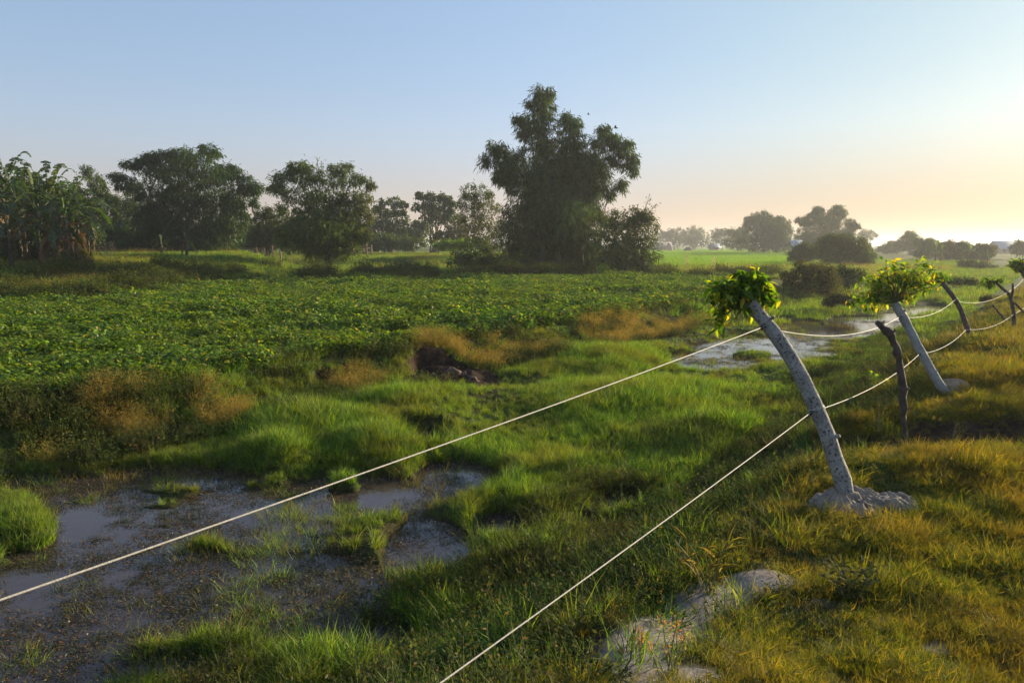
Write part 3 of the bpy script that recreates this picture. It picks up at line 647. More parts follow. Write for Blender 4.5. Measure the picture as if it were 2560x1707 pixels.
tree('tree', 'dark leafy tree rising between the banana grove and the wide bamboo', 'tree', 82, (250, 640),
     [(216, 428, 15, 14), (238, 456, 18, 18), (252, 484, 20, 18), (274, 505, 22, 16), (240, 520, 50, 40), (290, 545, 46, 40), (250, 590, 60, 40)], dens=46, m='broad', leaf=(.24, .12), r0=.12)
tree('tree', 'dark underwood tree in the shade left of the wide bamboo', 'tree', 80, (330, 640),
     [(330, 520, 44, 40), (370, 560, 50, 44), (320, 590, 50, 30), (380, 610, 60, 24)], dens=46, m='bamboo', leaf=(.24, .12), r0=.1)
tree('tree', 'flat topped tree with layered dark boughs in the middle distance', 'tree', 130, (978, 625),
     [(976, 503, 30, 9), (1000, 514, 18, 7), (966, 530, 30, 9), (950, 522, 15, 7), (1000, 530, 12, 8), (978, 563, 40, 28), (945, 560, 24, 20), (980, 592, 44, 18), (920, 575, 26, 26)], dens=15, m='broad', leaf=(.4, .24), r0=.2, spread=.2, csz=.4)
tree('tree', 'thin tall trunked tree with tufted boughs open to the sky', 'tree', 130, (1088, 628),
     [(1050, 491, 10, 9), (1072, 494, 12, 10), (1095, 492, 14, 10), (1115, 502, 14, 10), (1046, 518, 14, 8), (1068, 514, 14, 7), (1100, 515, 28, 13), (1130, 510, 8, 7), (1080, 532, 34, 10), (1094, 552, 46, 13), (1125, 538, 18, 12)], dens=17, m='broad', leaf=(.4, .24), r0=.2, spread=.5, csz=.4, fork=.3)
tree('tree', 'low dark tree between the flat topped tree and the tufted tree', 'tree', 140, (1035, 628), [(1030, 572, 34, 24), (1050, 590, 40, 24), (1015, 600, 30, 20), (1060, 560, 22, 14)], dens=15, m='broad', leaf=(.4, .24), r0=.15, csz=.4)
tree('tree', 'low tree with brownish leaves right of the tufted tree', 'tree', 120, (1150, 628), [(1145, 572, 24, 30), (1130, 590, 36, 24), (1165, 590, 30, 26), (1110, 600, 30, 16)], dens=15, m='shrub', leaf=(.4, .22), r0=.15, csz=.4)
tree('hedge', 'bright yellow green hedge lit by the sun left of the tallest bamboo', 'hedge', 92, (1150, 628), [(1105, 612, 26, 9), (1140, 606, 30, 9), (1175, 608, 28, 9), (1200, 612, 20, 9), (1160, 618, 50, 8)], dens=60, m='yshrub', leaf=(.3, .1), r0=.03, csz=.2)
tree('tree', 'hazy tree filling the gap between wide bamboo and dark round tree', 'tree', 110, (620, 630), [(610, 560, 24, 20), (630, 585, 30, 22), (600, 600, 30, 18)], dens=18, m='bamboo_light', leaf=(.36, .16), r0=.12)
# far right trees
FT = [
 ('tree', 'grey hazy tree behind the thatched hut by the paddies', 420, (1690, 622), [(1672, 586, 20, 10), (1690, 590, 30, 18), (1655, 592, 22, 14), (1700, 604, 34, 12)], 'broad'),
 ('tree', 'taller rounded hazy tree to the right of the straw heap', 410, (1735, 622), [(1735, 578, 20, 12), (1745, 590, 26, 16), (1725, 595, 26, 14), (1740, 606, 32, 12)], 'broad'),
 ('bamboo_clump', 'feathery pale bamboo above the small hut with the tin roof', 360, (1800, 624), [(1795, 582, 16, 10), (1812, 580, 12, 9), (1785, 592, 14, 8), (1802, 598, 26, 16), (1780, 610, 24, 10)], 'bamboo'),
 ('tree', 'green brown tree joined to the left flank of the big round grove', 260, (1850, 632), [(1838, 580, 20, 12), (1856, 590, 22, 16), (1842, 606, 26, 18)], 'bamboo_light'),
 ('bamboo_clump', 'big round dark bamboo grove at the edge of the bright paddies', 215, (1910, 634), [(1878, 552, 16, 10), (1902, 545, 26, 14), (1925, 552, 24, 12), (1948, 548, 10, 8), (1955, 562, 20, 14), (1905, 570, 42, 26), (1945, 580, 34, 22), (1905, 604, 54, 26), (1950, 606, 34, 24)], 'bamboo'),
 ('bamboo_clump', 'dark bamboo grove with plumed tips right of the white roofed house', 195, (2060, 630), [(2045, 524, 12, 6), (2034, 536, 14, 9), (2094, 526, 20, 10), (2105, 536, 14, 10), (2005, 550, 16, 6), (2018, 558, 16, 8), (2061, 550, 46, 20), (2126, 558, 12, 10), (2140, 565, 9, 6), (2128, 576, 12, 14), (2061, 586, 58, 26), (2010, 600, 26, 26), (2060, 612, 60, 14)], 'bamboo'),
 ('fan_shaped_tree', 'isolated fan shaped tree alone against the glowing sky', 330, (2165, 630), [(2167, 580, 14, 8), (2150, 588, 12, 6), (2182, 588, 12, 6), (2166, 595, 20, 9), (2165, 612, 10, 12)], 'bamboo'),
 ('tree', 'round dark tree standing above the far right tree line', 200, (2278, 640), [(2278, 586, 13, 8), (2270, 596, 20, 6), (2284, 598, 18, 8), (2276, 612, 30, 12), (2250, 608, 20, 6)], 'broad'),
 ('tree', 'low hazy tree left of the round dark tree on the far line', 220, (2235, 640), [(2225, 614, 20, 9), (2245, 620, 24, 10), (2215, 624, 20, 8)], 'broad'),
 ('tree', 'bushy tree in the far line just right of the round dark tree', 150, (2320, 650), [(2310, 606, 22, 10), (2330, 612, 20, 14), (2315, 630, 26, 16)], 'broad'),
 ('tree', 'ragged tree in the far line between the banana plants', 130, (2372, 655), [(2360, 612, 14, 8), (2376, 616, 20, 12), (2368, 636, 24, 16)], 'shrub'),
 ('tree', 'pointed bushy tree in the far line above the shaded hedge', 130, (2410, 655), [(2408, 610, 9, 7), (2412, 620, 16, 10), (2408, 638, 22, 14)], 'broad'),
 ('tree', 'flat crowned tree at the end of the far line beside the pale roofs', 125, (2455, 655), [(2448, 616, 16, 6), (2470, 620, 16, 7), (2458, 632, 24, 12), (2440, 642, 22, 12)], 'shrub'),
 ('tree', 'dusky tree cut by the right border above the pale roofs', 150, (2550, 645), [(2548, 608, 10, 6), (2540, 618, 14, 6), (2554, 624, 20, 12)], 'broad'),
 ('bush', 'dark green thicket in front of the plumed bamboo grove', 92, (2110, 668), [(2092, 598, 40, 14), (2080, 618, 44, 20), (2130, 614, 44, 18), (2110, 640, 60, 22), (2150, 640, 34, 18)], 'broad'),
 ('bush', 'small leafy bush in front of the white roofed house', 98, (2010, 660), [(2008, 622, 24, 12), (2020, 636, 34, 16), (1990, 640, 20, 12)], 'broad'),
 ('bush', 'dark scrub clump under the banana plants of the far line', 92, (2460, 675), [(2440, 662, 24, 8), (2462, 668, 24, 8), (2420, 660, 20, 8)], 'weed'),
]
for nm, lb, d, b, lo, m in FT:
    sc = max(1, d / 110.)
    tree(nm, lb, 'bush' if nm == 'bush' else ('bamboo' if 'bamboo' in nm else 'tree'), d, b, lo, dens=max(11, 120 / sc ** 1.6) if d < 300 else 8, m=m, leaf=(.30 * sc ** .75, .10 * sc ** .75), r0=.06 * sc, k=6, csz=.3 * sc ** .7, gap=.35, trunk_mat='culm' if 'bamboo' in nm else 'bark', spread=.3 * sc)
tree('shrub', 'rounded brownish green shrub overhanging the bank behind the first two fence trees', 'shrub', 41, (2025, 735), [(2015, 668, 40, 12), (2045, 674, 34, 14), (1990, 690, 34, 18), (2025, 694, 56, 24), (2070, 700, 30, 16), (2010, 716, 50, 18), (2065, 722, 30, 14)], dens=190, m='shrub', leaf=(.13, .05), r0=.025, csz=.16, k=7, gap=.5, spread=.5)
tree('shrub', 'small dark shrub right behind the rounded brownish shrub', 'shrub', 46, (2130, 720), [(2110, 676, 24, 14), (2140, 684, 26, 14), (2120, 704, 34, 14)], dens=150, m='weed', leaf=(.14, .06), r0=.02, csz=.16)
tree('shrub', 'tangled low shrub at the water edge left of the second fence tree', 'shrub', 33, (2110, 760), [(2090, 742, 24, 12), (2120, 748, 24, 12), (2075, 755, 20, 8)], dens=260, m='shrub', leaf=(.09, .04), r0=.015, csz=.12)
tree('shrub', 'dark shrub mound among the marsh grass below the far tree line', 'shrub', 46, (2410, 716), [(2400, 700, 26, 9), (2430, 704, 18, 9), (2380, 702, 18, 6)], dens=150, m='weed', leaf=(.12, .05), r0=.015, csz=.15)
tree('shrub', 'brown shrub mound right of the third fence tree near the upper rope', 'shrub', 30, (2470, 760), [(2470, 746, 18, 6), (2485, 748, 18, 6)], dens=300, m='weed', leaf=(.08, .035), r0=.012, csz=.1)
print('trees done')
# ---------------------------------------------------------------- banana plants
def banana_leaf(g, b, az, L_, W, rise, tint, dead=False, torn=.55, mi=0):
    n = 15; t = np.linspace(0, 1, n)
    drop = 1.25 if not dead else 2.2
    hz = L_ * (t - .22 * t ** 2 - (.35 * t ** 3 if dead else 0)) * math.cos(rise) ; vz = L_ * (math.sin(rise) * t * 1.25 - drop * .55 * t ** 2.4)
    P = np.array(b) + np.stack([np.cos(az) * hz, np.sin(az) * hz, vz], -1)
    tube(g, P, np.linspace(.03, .006, n), 4, mi=mi, tint=.9, cap=False)
    T = unit(np.gradient(P, axis=0)); S = unit(np.cross(T, [0, 0, 1.])); U = np.cross(S, T)
    w = W * np.sin(np.pi * np.clip((t - .1) / .93, 0, 1)) ** .6 * .5
    for sg in (-1, 1):
        for i in range(1, n - 1):
            q = rng.uniform(.25, 1) if rng.uniform() < torn else 1.
            w2 = w[i] * (q if not dead else rng.uniform(.3, .9)); sag = (rng.uniform(.15, .6) if rng.uniform() < torn else .15) + (1.0 if dead else 0)
            a = P[i]; c = P[i + 1]; e = S[i] * sg * w2 - np.array([0, 0, 1]) * w2 * sag + T[i] * w2 * .25
            gapf = .82 if torn > .3 else 1.
            V = [a, a + (c - a) * gapf, a + (c - a) * gapf + e * rng.uniform(.85, 1), a + e]
            g.add(V, [np.array([[0, 1, 2, 3]])], np.clip(tint + rng.normal(0, .06), 0, 1), mi)
def banana(label, d, u, vtop, vbase, n=9, dead=3, group=None, fresh=1, Lk=1., leanu=0):
    p = dp(u, vbase, d); p[2] = float(H(p[0], p[1])); topz = dp(u + leanu, vtop, d)[2]
    Ht = topz - p[2]; sh = Ht * .50
    e = thing('banana_plant', p, label, 'banana plant', group)
    tp = p + [leanu * d / FPX * .5, 0, sh]
    g = Geo(); tube(g, [p - [0, 0, .1], p + (tp - p) * .5 + rng.normal(0, .05, 3) * [1, 1, 0], tp], [.14, .11, .07], 8); g.obj('stem', M['bark'], e)
    g = Geo(); a0 = rng.uniform(0, 6.28)
    for i in range(n):
        q = i / n; rise = 1.22 - 1.05 * q + rng.normal(0, .08) if i >= fresh else 1.45
        Ll = Ht * rng.uniform(.56, .70) * Lk
        banana_leaf(g, tp - [0, 0, .25 * q], a0 + i * 2.4, Ll, min(.62, Ll * .18), rise, rng.uniform(.1, .75) if i >= fresh else .95, torn=.9 if i >= fresh else .1)
    g.obj('leaf_crown', M['banana'], e)
    if dead:
        g = Geo()
        for i in range(dead): banana_leaf(g, tp - [0, 0, .3 + .1 * i], rng.uniform(0, 6.28), Ht * rng.uniform(.36, .46), .4, .35, rng.uniform(0, 1), dead=True, torn=1)
        g.obj('dead_leaves', M['deadleaf'], e)
    return e
bl = [(50, -30, 345, 660, 'farthest left banana plant, cut by the picture edge'), (54, 22, 320, 655, 'tallest banana plant at the left picture edge'),
      (47, 62, 362, 662, 'banana plant with a torn crown in the left half of the grove'), (45, 105, 385, 655, 'banana plant near the middle of the grove with upright new leaf'),
      (50, 132, 345, 650, 'banana plant with tall curling young leaf, highest of the lit ones'), (45, 170, 388, 652, 'banana plant with broad fresh green leaves at the right of the grove'),
      (48, 200, 420, 650, 'rightmost banana plant of the grove with long drooping leaves'), (43, 138, 470, 662, 'short banana plant in front of the grove with hanging dead leaves'),
      (43, 30, 460, 668, 'short banana plant at the left front of the grove'), (49, 85, 360, 650, 'slender banana plant at the back of the grove'), (46, 182, 480, 655, 'low banana plant under the rightmost one, leaves brown'),
      (52, -60, 360, 660, 'banana plant at the outer end of the grove')]
for i, (d, u, vt, vb, lb) in enumerate(bl):
    banana(lb, d, u, vt, vb, n=16, dead=8 if vt > 420 else 6, fresh=1 if i in (3, 5) else 0, group='banana plants of the grove at the left')
for (nm, lb, d, b, lo, m) in (
  ('bush', 'vine covered undergrowth at the foot of the banana grove', 47, (60, 655), [(20, 620, 40, 30), (70, 630, 44, 26), (120, 632, 40, 24), (165, 636, 34, 20), (200, 642, 24, 12), (-30, 620, 40, 36), (60, 590, 50, 30), (120, 596, 40, 26)], 'weed'),
  ('bush', 'sunlit olive creeper mound below the right end of the banana grove', 46, (190, 660), [(180, 640, 24, 14), (205, 650, 22, 10), (160, 650, 26, 12)], 'shrub'),
  ('tree', 'dark dense tree behind the banana grove', 66, (120, 640), [(40, 490, 50, 40), (110, 500, 50, 40), (170, 510, 50, 44), (60, 520, 80, 60), (150, 560, 80, 50), (0, 500, 50, 50), (220, 560, 40, 50)], 'broad'),
  ('tree', 'deep shaded undergrowth tree under the wide bamboo canopy', 79, (440, 640), [(350, 600, 60, 36), (430, 606, 60, 34), (510, 606, 60, 30), (280, 600, 50, 36), (560, 590, 40, 40), (230, 610, 40, 30)], 'broad'),
  ('tree', 'low dark tree mass between the wide bamboo and the single trunk tree', 96, (640, 630), [(600, 590, 50, 34), (660, 600, 50, 28), (720, 600, 50, 28), (560, 600, 40, 28), (760, 600, 40, 28)], 'bamboo'),
  ('bush', 'dark hedge like bush at the left of the house with the bright blue roof', 92, (260, 632), [(250, 600, 40, 30), (225, 570, 30, 40), (350, 590, 26, 34)], 'broad'),
  ('tree', 'dark mass of low trees between the single trunk tree and the flat topped tree', 112, (900, 628), [(880, 590, 44, 34), (930, 600, 40, 24), (850, 600, 44, 28), (970, 606, 44, 18), (1020, 608, 44, 16)], 'broad')):
    tree(nm, lb, nm, d, b, lo, dens=60 if d < 90 else 34, m=m, leaf=(.24, .12) if d < 90 else (.36, .18), r0=.08, gap=.2)
banana('small banana plant with one bright upright leaf under the wide bamboo', 60, 466, 560, 640, 8, 1)
banana('small banana plant left of the bright leaved one under the wide bamboo', 61, 405, 580, 640, 7, 1)
banana('banana plant rising behind the dark round tree by the wooden fence', 90, 682, 508, 630, 9, 1)
banana('banana plant with two upright leaves in the hazy far line', 120, 2338, 592, 655, 8, 1, fresh=2)
banana('banana plant above the ragged tree in the hazy far line', 122, 2425, 603, 655, 8, 2)
banana('banana plant with pale hanging leaves near the end of the far line', 105, 2468, 618, 665, 9, 3)
banana('banana plant in the far line left of the ragged tree', 118, 2352, 605, 655, 8, 1)
banana('banana plant at the right flank of the dark green thicket', 100, 2175, 610, 662, 9, 3)
# ---------------------------------------------------------------- fence trees (living posts)
def trunk_curve(pts, dd, lean=1.0):
    """centre line of a leaning trunk: base stands on the ground at dd, the top leans over the marsh (away along the fence normal)"""
    out = []; x0 = None
    for u, v in pts:
        y = dd
        for _ in range(3):
            p = dp(u, v, y)
            if x0 is None: x0 = p[0]
            y = dd + (x0 - p[0]) * .75 * lean
        out.append(dp(u, v, y))
    return np.array(out)
def post_crown(e, c, rx, ry, rz, n, L_, W, hang=(), sub=.5):
    gs = Geo(); gl = Geo()
    tw = []
    for i in range(n):
        q = unit(rng.normal(size=3) + [0, 0, .15]) * rng.uniform(.45, 1.05); t = c + q * [rx, ry, rz]
        b = e['top']; P = spline([b, (np.array(b) + t) / 2 + [0, 0, .12 * rz + .03], t], 6); tube(gs, P, np.linspace(.006, .002, 6), 4, cap=False)
        tw.append(t)
        k = 9; tt = np.linspace(.45, 1, k); pp = np.array(b) + (t - np.array(b)) * tt[:, None] + rng.normal(0, .02 + .03 * rz, (k, 3))
        out = unit(t - c + 1e-3); D = out * [1, 1, .3] + rng.normal(0, .55, (k, 3)) + [0, 0, -.55]
        U = rng.normal(0, .5, (k, 3)) + [0, 0, 1]
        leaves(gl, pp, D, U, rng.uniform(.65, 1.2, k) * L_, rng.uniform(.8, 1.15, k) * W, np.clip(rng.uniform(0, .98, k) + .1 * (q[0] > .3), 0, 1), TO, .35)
    for h in hang:
        P = spline([np.array(e['top']), *h], 9); tube(gs, P, np.linspace(.008, .003, 9), 4, cap=False)
        for t in np.linspace(.55, 1, 8):
            p = P[int(t * 8)]; k = 5
            leaves(gl, p + rng.normal(0, .015, (k, 3)), rng.normal(0, .5, (k, 3)) + [0, 0, -1], rng.normal(0, 1, (k, 3)), rng.uniform(.7, 1.1, k) * L_, W, rng.uniform(.5, .97, k), TO, .2)
    return gs, gl
def rib(p, tdir, r):
    return p
TOPS = {}
def post_tree(key, label, pts, rad, dd, m, crownspec=None, hang=(), n=40, L_=.1, W=.05):
    C = trunk_curve(pts, dd); 
    C[0][2] = float(H(C[0][0], C[0][1])) - .06
    P = spline(C, 26); e = thing('fence_tree', C[0] + [0, 0, .06], label, 'tree', 'living fence posts with ropes')
    g = Geo(); rr = np.interp(np.linspace(0, 1, 26), np.linspace(0, 1, len(rad)), rad); rr[0] *= 1.25; rr[1] *= 1.1
    tube(g, P, rr * (1 + .03 * rng.normal(size=26)), 20, jit=.012)
    tk = g.obj('trunk', M[m], e, smooth=True)
    TOPS[key] = (e, P, rr)
    for f in ((.35, 1), (.62, -1), (.83, 1)):
        k = int(f[0] * 25); a = P[k]; dr = unit(np.array([f[1] * .8, -.5, .5]) + rng.normal(0, .3, 3)); gk = Geo()
        tube(gk, [a + dr * rr[k] * .5, a + dr * rr[k] * 1.15, a + dr * rr[k] * 1.5], [rr[k] * .34, rr[k] * .26, rr[k] * .2], 8, jit=.05); gk.obj('branch_stub', M[m], tk if 'tk' in dir() else e)
    if crownspec:
        e2 = {'top': P[-1] - [0, 0, .02]}
        for cs in [crownspec]:
            c, rx, ry, rz = cs
            gs, gl = post_crown(e2, c, rx, ry, rz, n, L_, W, hang)
        gs.obj('twigs', M['stalk'], e); gl.obj('crown', M['postleaf'], e)
    return P
pts1 = [(2122, 1262), (2108, 1205), (2085, 1140), (2068, 1085), (2040, 1020), (2008, 950), (1965, 875), (1922, 815), (1888, 775), (1868, 745)]
d1 = gp(2122, 1262, 1.19)[1]
P1 = post_tree('one', 'nearest leaning grey trunk with a mop of yellow green leaves, rooted in a soil mound', pts1, [.068, .062, .058, .057, .056, .055, .052, .050], d1, 'grey_bark')
e1, _, r1 = TOPS['one']
d1t = P1[-1][1]
def crown_lobes(e, top, lobes, d, n, L_, W):
    gs = Geo(); gl = Geo()
    for (u, v, ru, rv) in lobes:
        c = dp(u, v, d); rx = ru * d / FPX; rz = rv * d / FPX; ry = (rx + rz) * .55
        t0 = np.array(top)
        nn_ = max(4, int(n * ru * rv / 1200.))
        for i in range(nn_):
            q = unit(rng.normal(size=3)) * rng.uniform(.2, 1.0); t = c + q * [rx, ry, rz]
            b = t0 + (c - t0) * rng.uniform(.0, .3) ; P = spline([t0, (b + t) / 2 + [0, 0, .04], t], 6); tube(gs, P, np.linspace(.006, .002, 6), 4, cap=False)
            k = 7; pp = P[3:][rng.integers(0, 3, k)] + rng.normal(0, .025 + .02 * rx, (k, 3))
            out = unit(np.array([[rng.normal(), rng.normal(), 0]] * k)) 
            D = out * .7 + rng.normal(0, .6, (k, 3)) + [0, 0, -.15] + unit(t - c + 1e-4) * [.6, .6, .4]
            leaves(gl, pp, D, rng.normal(0, .6, (k, 3)) + [0, 0, 1], rng.uniform(.65, 1.2, k) * L_, rng.uniform(.8, 1.15, k) * W, rng.uniform(0, 1, k) ** .9, TO, .3)
    gs.obj('twigs', M['stalk'], e); gl.obj('crown', M['postleaf'], e)
crown_lobes(e1, P1[-1] - [0, 0, .03], [(1865, 712, 54, 34), (1815, 732, 58, 36), (1905, 712, 40, 36), (1872, 684, 40, 18), (1900, 690, 20, 14), (1790, 740, 30, 22), (1920, 745, 26, 14), (1800, 775, 30, 20), (1785, 805, 16, 22), (1800, 812, 12, 12), (1938, 748, 12, 12), (1855, 760, 30, 20), (1880, 750, 30, 24)], d1t, 12, .082, .040)
P2 = post_tree('two', 'second leaning pale trunk with the widest leafy crown, right of the dead stick', [(2372, 985), (2350, 962), (2325, 920), (2295, 865), (2268, 812), (2247, 775), (2238, 758)], [.062, .056, .056, .058, .058, .056], gp(2372, 985, 1.13)[1], 'grey_bark2')
e2, _, r2 = TOPS['two']
crown_lobes(e2, P2[-1], [(2240, 690, 70, 44), (2180, 715, 50, 34), (2290, 680, 50, 34), (2240, 660, 50, 20), (2145, 740, 28, 22), (2130, 755, 22, 14), (2330, 690, 30, 16), (2350, 712, 16, 16), (2335, 655, 30, 12), (2265, 735, 60, 18), (2200, 740, 44, 20), (2165, 765, 20, 12), (2355, 690, 16, 8)], P2[-1][1], 11, .098, .042)
P3 = post_tree('three', 'third leaning trunk, thin and dark with a small tuft on its tip', [(2438, 870), (2430, 850), (2415, 812), (2402, 775), (2385, 745), (2365, 718), (2350, 702)], [.055, .05, .046, .044, .042], gp(2438, 870, 1.1)[1], 'dead')
e3, _, r3 = TOPS['three']
crown_lobes(e3, P3[-1], [(2350, 695, 20, 12), (2342, 688, 14, 9)], P3[-1][1], 60, .11, .05)
P4 = post_tree('four', 'forked thin trunk near the right border with a drooping tuft leaning left', [(2536, 818), (2535, 790), (2530, 760), (2524, 738), (2505, 720), (2488, 705)], [.05, .045, .042, .034, .028], gp(2536, 818, 1.1)[1], 'dead')
e4, _, r4 = TOPS['four']
g = Geo(); dd4 = P4[8][1]; tube(g, [dp(2527, 745, dd4), dp(2532, 728, dd4), dp(2532, 708, dd4)], [.035, .03, .022], 8); g.obj('branch', M['dead'], e4)
crown_lobes(e4, P4[-1], [(2475, 706, 26, 12), (2495, 702, 16, 9), (2462, 716, 10, 6)], P4[-1][1], 50, .12, .055)
P5 = post_tree('five', 'farthest leafy fence tree, cut by the right border', [(2600, 790), (2590, 750), (2575, 715), (2560, 690), (2552, 675)], [.06, .055, .05, .045], 21.5, 'dead')
e5, _, r5 = TOPS['five']
crown_lobes(e5, P5[-1], [(2545, 662, 30, 14), (2560, 655, 34, 12), (2530, 670, 16, 9), (2580, 668, 26, 12)], P5[-1][1], 60, .13, .06)
# leaning props beside the forked trunk
def stick(name, label, pts, dd, rad, m='dead', group=None, n=14, jit=.06):
    C = [dp(u, v, dd + o) for (u, v, o) in pts]; C[0][2] = float(H(C[0][0], C[0][1])) - .05
    P = spline(C, n); P[1:-1] += rng.normal(0, rad[0] * .15, (n - 2, 3)); g = Geo()
    tube(g, P, np.interp(np.linspace(0, 1, n), np.linspace(0, 1, len(rad)), rad), 9, jit=jit)
    o = g.obj(name, M[m], smooth=True); tag(o, label, 'pole', group); return P
stick('prop_pole', 'thin pole leaning left against the foot of the forked trunk', [(2530, 812, 0), (2505, 790, 0), (2482, 762, 0)], gp(2530, 812, 1.1)[1], [.035, .025])
stick('prop_pole', 'thin pole slanting down to the right from the forked trunk', [(2600, 800, 0), (2560, 782, 0), (2536, 757, 0)], gp(2536, 818, 1.1)[1], [.03, .025])
# dead stick between the first two trees
dS = gp(2280, 1165, 1.0)[1]
C = [dp(u, v, dS) for u, v in ((2290, 1175), (2272, 1120), (2262, 1065), (2258, 1010), (2256, 950), (2243, 880), (2228, 840), (2205, 818), (2191, 806))]
C[0][2] = float(H(C[0][0], C[0][1])) - .08
PS = spline(C, 30); g = Geo(); rs = np.interp(np.linspace(0, 1, 30), [0, .2, .3, .6, .85, 1], [.010, .018, .034, .034, .034, .024]); rs = rs * (1 + .14 * rng.normal(size=30))
PS[1:-1] += rng.normal(0, .004, (28, 3)); tube(g, PS, np.maximum(rs, .008), 10, jit=.1)
tube(g, [PS[22], PS[22] + [.03, -.02, .06]], [.016, .007], 6); tube(g, [PS[13], PS[13] + [.05, -.01, .03]], [.022, .01], 6); tube(g, [PS[26], PS[26] + [.03, .0, .05]], [.014, .006], 6)
o = g.obj('dead_stick', M['dead'], smooth=False); tag(o, 'crooked dark dead stick standing between the two leafy grey trunks', 'stick')
# ---------------------------------------------------------------- ropes
def near(P, u, v):
    """index and point of curve P seen nearest to u, v"""
    best = None
    for i in np.linspace(0, len(P) - 1, 200):
        k = min(int(i), len(P) - 2); p = P[k] + (P[k + 1] - P[k]) * (i - k)
        q = p - [0, 0, EYE]; zc = q[1] * CP - q[2] * SP; yc = q[1] * SP + q[2] * CP
        uu = 1280 + q[0] / zc * FPX; vv = 853.5 - yc / zc * FPX; e = (uu - u) ** 2 + (vv - v) ** 2
        if best is None or e < best[0]: best = (e, p, i / (len(P) - 1))
    return best[1], best[2]
def insul(e, p, side, r=.017):
    g = Geo(); a = p; ax = unit(np.array([-UU[0], -UU[1], 0.]) + [0, 0, -.15])
    prof = [(0, .3), (.006, .9), (.014, 1.), (.018, .55), (.026, .55), (.030, 1.), (.038, .9), (.044, .3)]
    tube(g, [a + ax * t for t, _ in prof], [r * k for _, k in prof], 12)
    tube(g, [a + [0, 0, .0], a + side], [.006, .006], 6)
    g.obj('insulator', M['black'], e)
HITS = {}
def att(key, u, v, lr, ins=True):
    e, P, rr = TOPS[key]; p, t = near(P, u, v); r = float(np.interp(t, np.linspace(0, 1, len(rr)), rr))
    off = np.array([-UU[0], -UU[1], 0]) * (r + .004)
    q = p + off
    if ins: insul(e, q + [-.03, -.02, 0], np.array([.03, .02, 0]))
    return q, p
uA, _ = att('one', 1898, 835, 0); uB, _ = att('two', 2245, 796, 0); uC, _ = att('three', 2382, 755, 0)
lA, _ = att('one', 2030, 1030, 0); lB, _ = att('two', 2298, 886, 0); lC, _ = att('three', 2410, 825, 0)
uD, _ = att('four', 2522, 728, 0, False); lD, _ = att('four', 2533, 785, 0, False)
uE, _ = att('five', 2560, 695, 0); lE, _ = att('five', 2582, 745, 0, False)
upn = gp(0, 1450, 2.33); lon = gp(1075, 1707, 1.72)
def ropeseg(a, b, sag, n=24):
    t = np.linspace(0, 1, n)[:, None]; P = a + (b - a) * t; P[:, 2] -= (4 * sag * t * (1 - t))[:, 0]; return P
def rope(label, pts, sags, r=.0030):
    segs = []
    for i in range(len(pts) - 1):
        s = ropeseg(pts[i], pts[i + 1], sags[i]); segs.append(s if i == 0 else s[1:])
    P = np.vstack(segs); g = Geo(); tube(g, P, r, 8)
    for key, q in (('one', pts[1]), ('two', pts[2]), ('three', pts[3])):   # the turn of rope tied round each trunk
        e, C_, rr = TOPS[key]; k = int(np.argmin(np.linalg.norm(C_ - q, axis=1))); T_ = unit(C_[min(k + 1, 25)] - C_[k - 1]); A_ = unit(np.cross(T_, [1, 0, 0])); B_ = np.cross(T_, A_)
        for dz in (0, .009):
            th = np.linspace(0, 2 * np.pi, 20)[:, None]; tube(g, C_[k] + T_ * dz + (A_ * np.cos(th) + B_ * np.sin(th)) * (rr[k] + r * .8), r, 5)
    o = g.obj('fence_rope', M['rope'], smooth=True); tag(o, label, 'rope')
def ext(a, b, k):
    return b + (b - a) * k
wrap = lambda p: np.array(p) + [-.03, -.02, 0]
rope('upper white rope running along the fence trees, from the left border to the right', [ext(uA, upn, .8), wrap(uA), wrap(uB), wrap(uC), uD, uE, uE + [6, 8, 0]], [.05, .15, .12, .13, .05, .05])
rope('lower white rope running along the fence trees, leaving at the bottom border', [ext(lA, lon, .8), wrap(lA), wrap(lB), wrap(lC), lD, lE, lE + [6, 8, 0]], [.03, .09, .10, .12, .05, .05])
# ---------------------------------------------------------------- soil mound at first tree
def soil_mound():
    bx, by, rx, ry = MOUND; c = np.array([bx, by]); n, m = 110, 70
    R_ = rx * 1.12; th = np.linspace(0, 2 * np.pi, n, endpoint=False); r = np.linspace(0.001, 1, m)
    A, RR = np.meshgrid(th, r); X = bx + RR * R_ * np.cos(A); Y = by + RR * (ry * 1.1) * np.sin(A)
    tx, ty = P1[1][0], P1[1][1]
    hgt = .055 * (1 - ss(.3, 1., RR)) + .07 * np.exp(-((X - tx) ** 2 + (Y - ty) ** 2) / .022) 
    rid = 1 - np.abs(fbm(X / .16, Y / .10, 7, 3)); hgt = hgt * (1 + 0.0 * rid) + (.06 * (rid - .6) + .022 * fbm(X / .06, Y / .05, 14, 3)) * (1 - ss(.75, 1., RR))
    Z = H(X, Y) + hgt - .03 * ss(.85, 1, RR) + .01
    i = np.arange(m - 1)[:, None] * n; j = np.arange(n)[None]; j2 = (j + 1) % n
    g = Geo(); g.add(np.stack([X, Y, Z], -1), [np.stack([i + j, i + j2, i + n + j2, i + n + j], -1).reshape(-1, 4)])
    o = g.obj('soil_mound', solidmat('bare grey soil', (.17, .135, .11), (.31, .26, .215), 12, .95, .8, 60), smooth=True)
    tag(o, 'bare grey soil heaped round the foot of the nearest leaning trunk', 'soil mound')
soil_mound()
